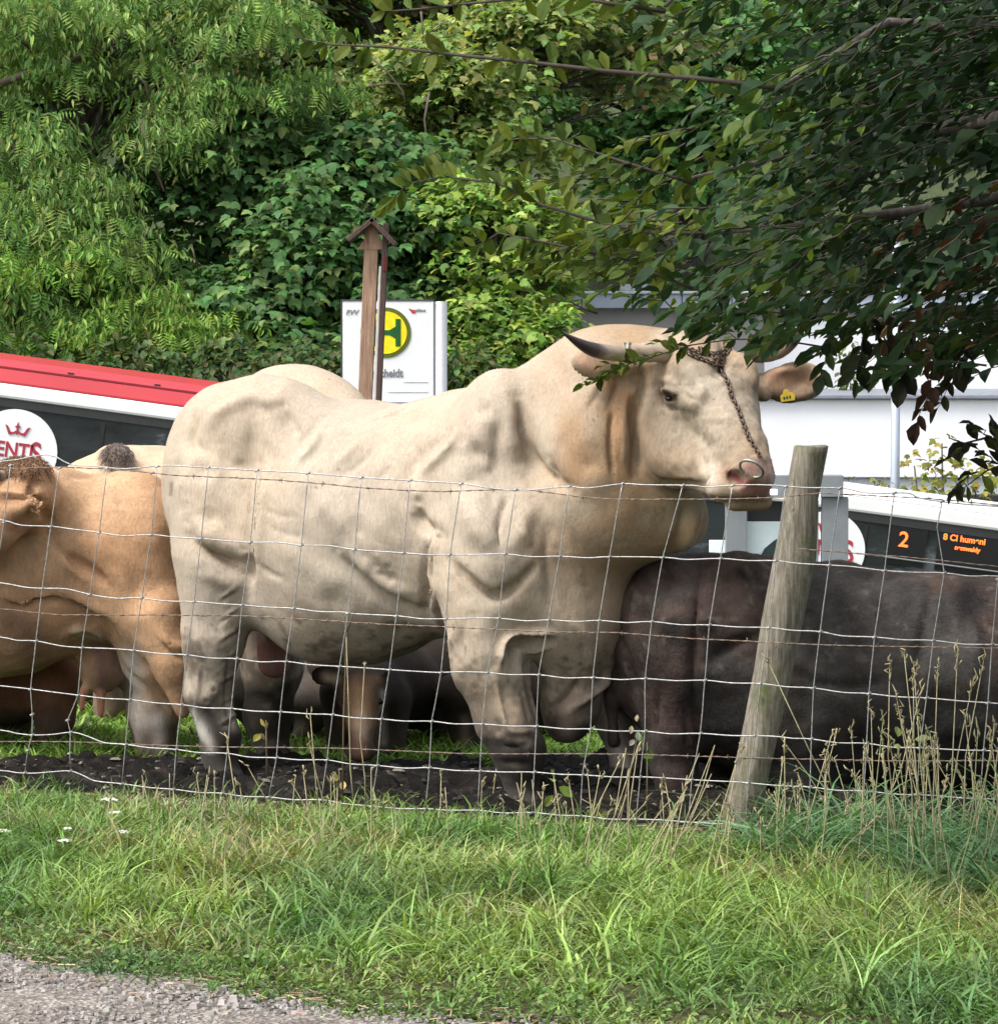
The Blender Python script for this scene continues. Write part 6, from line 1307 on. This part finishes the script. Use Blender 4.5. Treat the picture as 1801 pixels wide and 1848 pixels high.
# low broad leaved ground cover near the path
n = 5200; x_ = rg.uniform(-2.5, 2.5, n); y_ = path_edge(x_)-.02+np.abs(rg.normal(0, .36, n)); k = y_ < fence_line(x_); x_, y_ = x_[k], y_[k]; n = len(x_)
p = np.stack([x_, y_, gz(x_, y_)+rg.uniform(.005, .045, n)], 1); az = rg.uniform(0, 6.28, n); t = np.stack([np.cos(az), np.sin(az), rg.uniform(-.1, .6, n)], 1); nn = rg.normal(0, .4, (n, 3))+np.array([0, -.2, 1]); X, Yv, Z = frames(t, nn); s = rg.uniform(.009, .022, n)[:, None]
tag(scatter('ground_cover', OVAL[0], OVAL[1], p, X*s*1.2, Yv*s, Z*s, M_grass, None, leafcols(rg, n, (.08, .15, .035), (.15, .21, .06), .4)), kind='stuff')
# straw and dead bits lying on path edge and under the fence
n = 420; x_ = rg.uniform(-2.4, 2.4, n); y_ = path_edge(x_)-np.abs(rg.normal(0, .16, n))+.10; n2 = 700; x2 = rg.uniform(-2.2, 2.4, n2); y2 = fence_line(x2)-np.abs(rg.normal(0, .3, n2))
x_ = np.concatenate([x_, x2]); y_ = np.concatenate([y_, y2]); n = len(x_); az = rg.uniform(0, 6.28, n); L = rg.uniform(.012, .06, n)[:, None]
Yv = np.stack([np.cos(az), np.sin(az), rg.normal(0, .08, n)], 1); X = np.stack([-np.sin(az), np.cos(az), 0*az], 1)*.002; Z = np.tile([0, 0, .002], (n, 1))
tag(scatter('straw', [(-1, 0, 0), (1, 0, 0), (.8, 1, 0), (-.8, 1, 0), (0, 0, 1), (0, 1, 1)], [(0, 1, 2, 3), (0, 3, 5, 4), (1, 4, 5, 2)], np.stack([x_, y_, gz(x_, y_)+.014], 1), X, Yv*L, Z, M_stone, None, leafcols(rg, n, (.34, .26, .15), (.20, .13, .08), .4)), kind='stuff')
# tall dry stalks with seed heads
def stalks(name, S, kind='stuff', col=(.36, .30, .17)):
    m = MB(); 
    for (px0, py0, px1, py1, off, head) in S:
        D0 = fence_Y(px0)+off; a = G(px0, py0, 0); a = P(px0, py0, D0) if abs(a[1]-D0) > 1.2 else a
        a = np.array([a[0], a[1], float(gz(a[0], a[1]))]) if py0 > 1440 else a
        b = P(px1, py1, a[1]-.02); mid = (a+b)/2+rg.normal(0, .012, 3); m.tube([a, mid*.5+a*.5+rg.normal(0, .004, 3), mid, b], [.0024, .0022, .0018, .0012], 4)
        if head:
            d = unit(b-mid)
            for k in range(head):
                q = b-d*k*.011+rg.normal(0, .003, 3); m.tube([q, q+d*.012+rg.normal(0, .006, 3), q+d*.022+rg.normal(0, .007, 3)], [.0016, .0030, .0008], 4)
    return tag(m.build(name, simple(name+'_straw', col, .8, 0, .35, 30), None, True), kind=kind)
S = [(1045, 1590, 1152, 1345, -.2, 0), (1075, 1590, 1130, 1350, -.2, 0), (1180, 1590, 1262, 1360, -.2, 0), (1195, 1580, 1290, 1345, -.2, 0), (1170, 1600, 1240, 1420, -.2, 3), (1205, 1570, 1200, 1410, -.1, 3), (1320, 1640, 1318, 1460, -.2, 3), (1528, 1500, 1370, 1280, -.1, 2), (1540, 1510, 1384, 1190, 0, 3),
     (1440, 1560, 1500, 1330, -.1, 4), (1500, 1420, 1510, 1320, 0, 3), (455, 1560, 410, 1340, -.2, 2), (500, 1580, 445, 1380, -.2, 2), (590, 1470, 558, 1340, -.1, 3), (575, 1470, 560, 1290, -.05, 2), (640, 1470, 625, 1150, .05, 0), (660, 1470, 658, 1200, .05, 2), (1090, 1560, 1060, 1390, -.1, 3), (1140, 1560, 1135, 1400, -.1, 2), (1235, 1500, 1290, 1345, 0, 0)]
for k in range(16):
    px = rg.uniform(1040, 1300); S.append((px, rg.uniform(1540, 1620), px+rg.uniform(10, 90), rg.uniform(1340, 1470), -.2, rg.integers(0, 4)))
for k in range(62):
    px = rg.uniform(1540, 1900) if k % 5 else rg.uniform(1380, 1560); top = rg.uniform(1170, 1420) if px > 1560 else rg.uniform(1330, 1480); S.append((px+rg.normal(0, 18), rg.uniform(1500, 1600), px+rg.normal(0, 30), top, -.15, rg.integers(3, 9)))
for k in range(90):
    px = rg.uniform(0, 1500); S.append((px, rg.uniform(1455, 1560), px+rg.normal(0, 14), rg.uniform(1390, 1490), -.1, rg.integers(0, 4)))
stalks('dry_grass_stalks', S, col=(.33, .29, .17))
S = [(rg.uniform(1560, 1900), rg.uniform(1560, 1760), 0, 0, 0, 0) for _ in range(45)]; S = [(a, b_, a+rg.normal(0, 35), b_-rg.uniform(130, 330), 0, rg.integers(3, 8)) for a, b_, *_ in S]
stalks('seeding_grass', S, col=(.27, .27, .14))
# brown forked weed, yellow leaved weeds
def weed(label, stems, leaves, lc, name='weed', stemc=(.12, .09, .05)):
    g0 = P(*stems[0][0]); r = empty(name, (g0[0], g0[1], float(gz(g0[0], g0[1]))), label, 'weed'); m = MB()
    for st in stems: q = [P(*s) for s in st]; m.tube(q, [.004]+[.003]*(len(q)-2)+[.002], 5)
    m.build('stem', simple('weed_stem', stemc, .8), r, True)
    if leaves:
        p = np.array([P(a, b, D) for a, b, D, *_ in leaves]); s = np.array([l[3] for l in leaves])[:, None]; n = len(p); t = rg.normal(0, .5, (n, 3))+np.array([0, -.2, -.5]); nn = np.array([0, -1, .4])+rg.normal(0, .3, (n, 3)); X, Yv, Z = frames(t, nn)
        scatter('leaves', OVAL[0], OVAL[1], p, X*s, Yv*s, Z*s, M_grass, r, leafcols(rg, n, lc, tuple(q*.8 for q in lc), .3))
weed('brown forked dry stem standing under the belly of the bull', [[(618, 1450, 11.5), (620, 1300, 11.5), (626, 1140, 11.5), (616, 1100, 11.5)], [(626, 1140, 11.5), (640, 1100, 11.5)]], [], (.2, .2, .05))
weed('weed with a few pale yellow leaves below the pink sheath', [[(482, 1400, 11.6), (480, 1300, 11.6)]], [(470, 1297, 11.6, .034), (484, 1304, 11.6, .03), (470, 1325, 11.6, .042), (478, 1335, 11.6, .03)], (.28, .23, .05))
weed('weed with two small green leaves in front of the dark cow hind leg', [[(1168, 1480, 11.1), (1168, 1340, 11.1)]], [(1172, 1350, 11.1, .055), (1178, 1365, 11.1, .05)], (.09, .15, .03))
weed('yellow green leafy weed among the dry grass at the right', [[(1640, 1520, 10.7), (1635, 1420, 10.7), (1638, 1330, 10.7)]], [(1620, 1330, 10.7, .05), (1650, 1335, 10.7, .055), (1638, 1350, 10.7, .045), (1655, 1360, 10.7, .05), (1640, 1325, 10.7, .04), (1612, 1345, 10.7, .03)], (.26, .30, .07))
weed('thin low stem with two small yellow leaves near the brown calf', [[(615, 1440, 11.6), (612, 1390, 11.6)]], [(610, 1400, 11.6, .05), (620, 1410, 11.6, .04)], (.45, .42, .12))
weed('tuft of pale fluffy seed heads beside the dark cow leg', [[(1085, 1590, 10.85), (1120, 1480, 10.9), (1150, 1330, 10.9)]], [(1150, 1320, 10.9, .035), (1145, 1335, 10.9, .03), (1155, 1345, 10.9, .03), (1140, 1310, 10.9, .03), (1150, 1290, 10.9, .025)], (.40, .33, .25))
weed('small weed with lobed leaves between fence and bull forefoot', [[(1005, 1500, 11.2), (1000, 1400, 11.2)]], [(990, 1405, 11.2, .06), (1008, 1420, 11.2, .06), (1000, 1390, 11.2, .05), (998, 1435, 11.2, .05)], (.16, .24, .05))
# white yarrow flowers on the left
YL = ['topmost', 'second', 'third', 'fourth', 'fifth', 'lowest']
for i, (px, py, wdt) in enumerate([(198, 1444, 30), (208, 1468, 22), (6, 1501, 26), (222, 1503, 24), (122, 1498, 16), (118, 1519, 26)]):
    q = G(px, py+42, 0); D = q[1]; c = P(px, py, D); r = empty('yarrow', (q[0], q[1], 0), ['white yarrow flower nearest the fence wire', 'small white yarrow just below the one nearest the fence', 'white yarrow at the very left edge', 'white yarrow lowest right of its cluster', 'small dull yarrow above a larger one on the left', 'larger white yarrow below a small dull one on the left'][i], 'flower'); tag(r, group='white yarrow flowers in the verge grass')
    m = MB(); m.tube([q+np.array([0, 0, 0]), (q+c)/2+np.array([.006, 0, 0]), c], .0016, 5); m.build('stem', simple('flower_stem', (.12, .16, .06)), r, True)
    m = MB(); hw = wdt/2*D/FPX
    for k in range(60):
        a = rg.uniform(0, 6.28); rr = hw*math.sqrt(rg.random()); uvs(m, c+np.array([rr*math.cos(a), rr*math.sin(a), .004-rr*rr*6+rg.normal(0, .001)]), .0032, 4, (1, 1, .6))
    m.build('flower_head', simple('yarrow_white', (.72, .72, .64), .7, 0, .1, 200), r, True)
# leaf litter on the path
m_ = G(115, 1722)
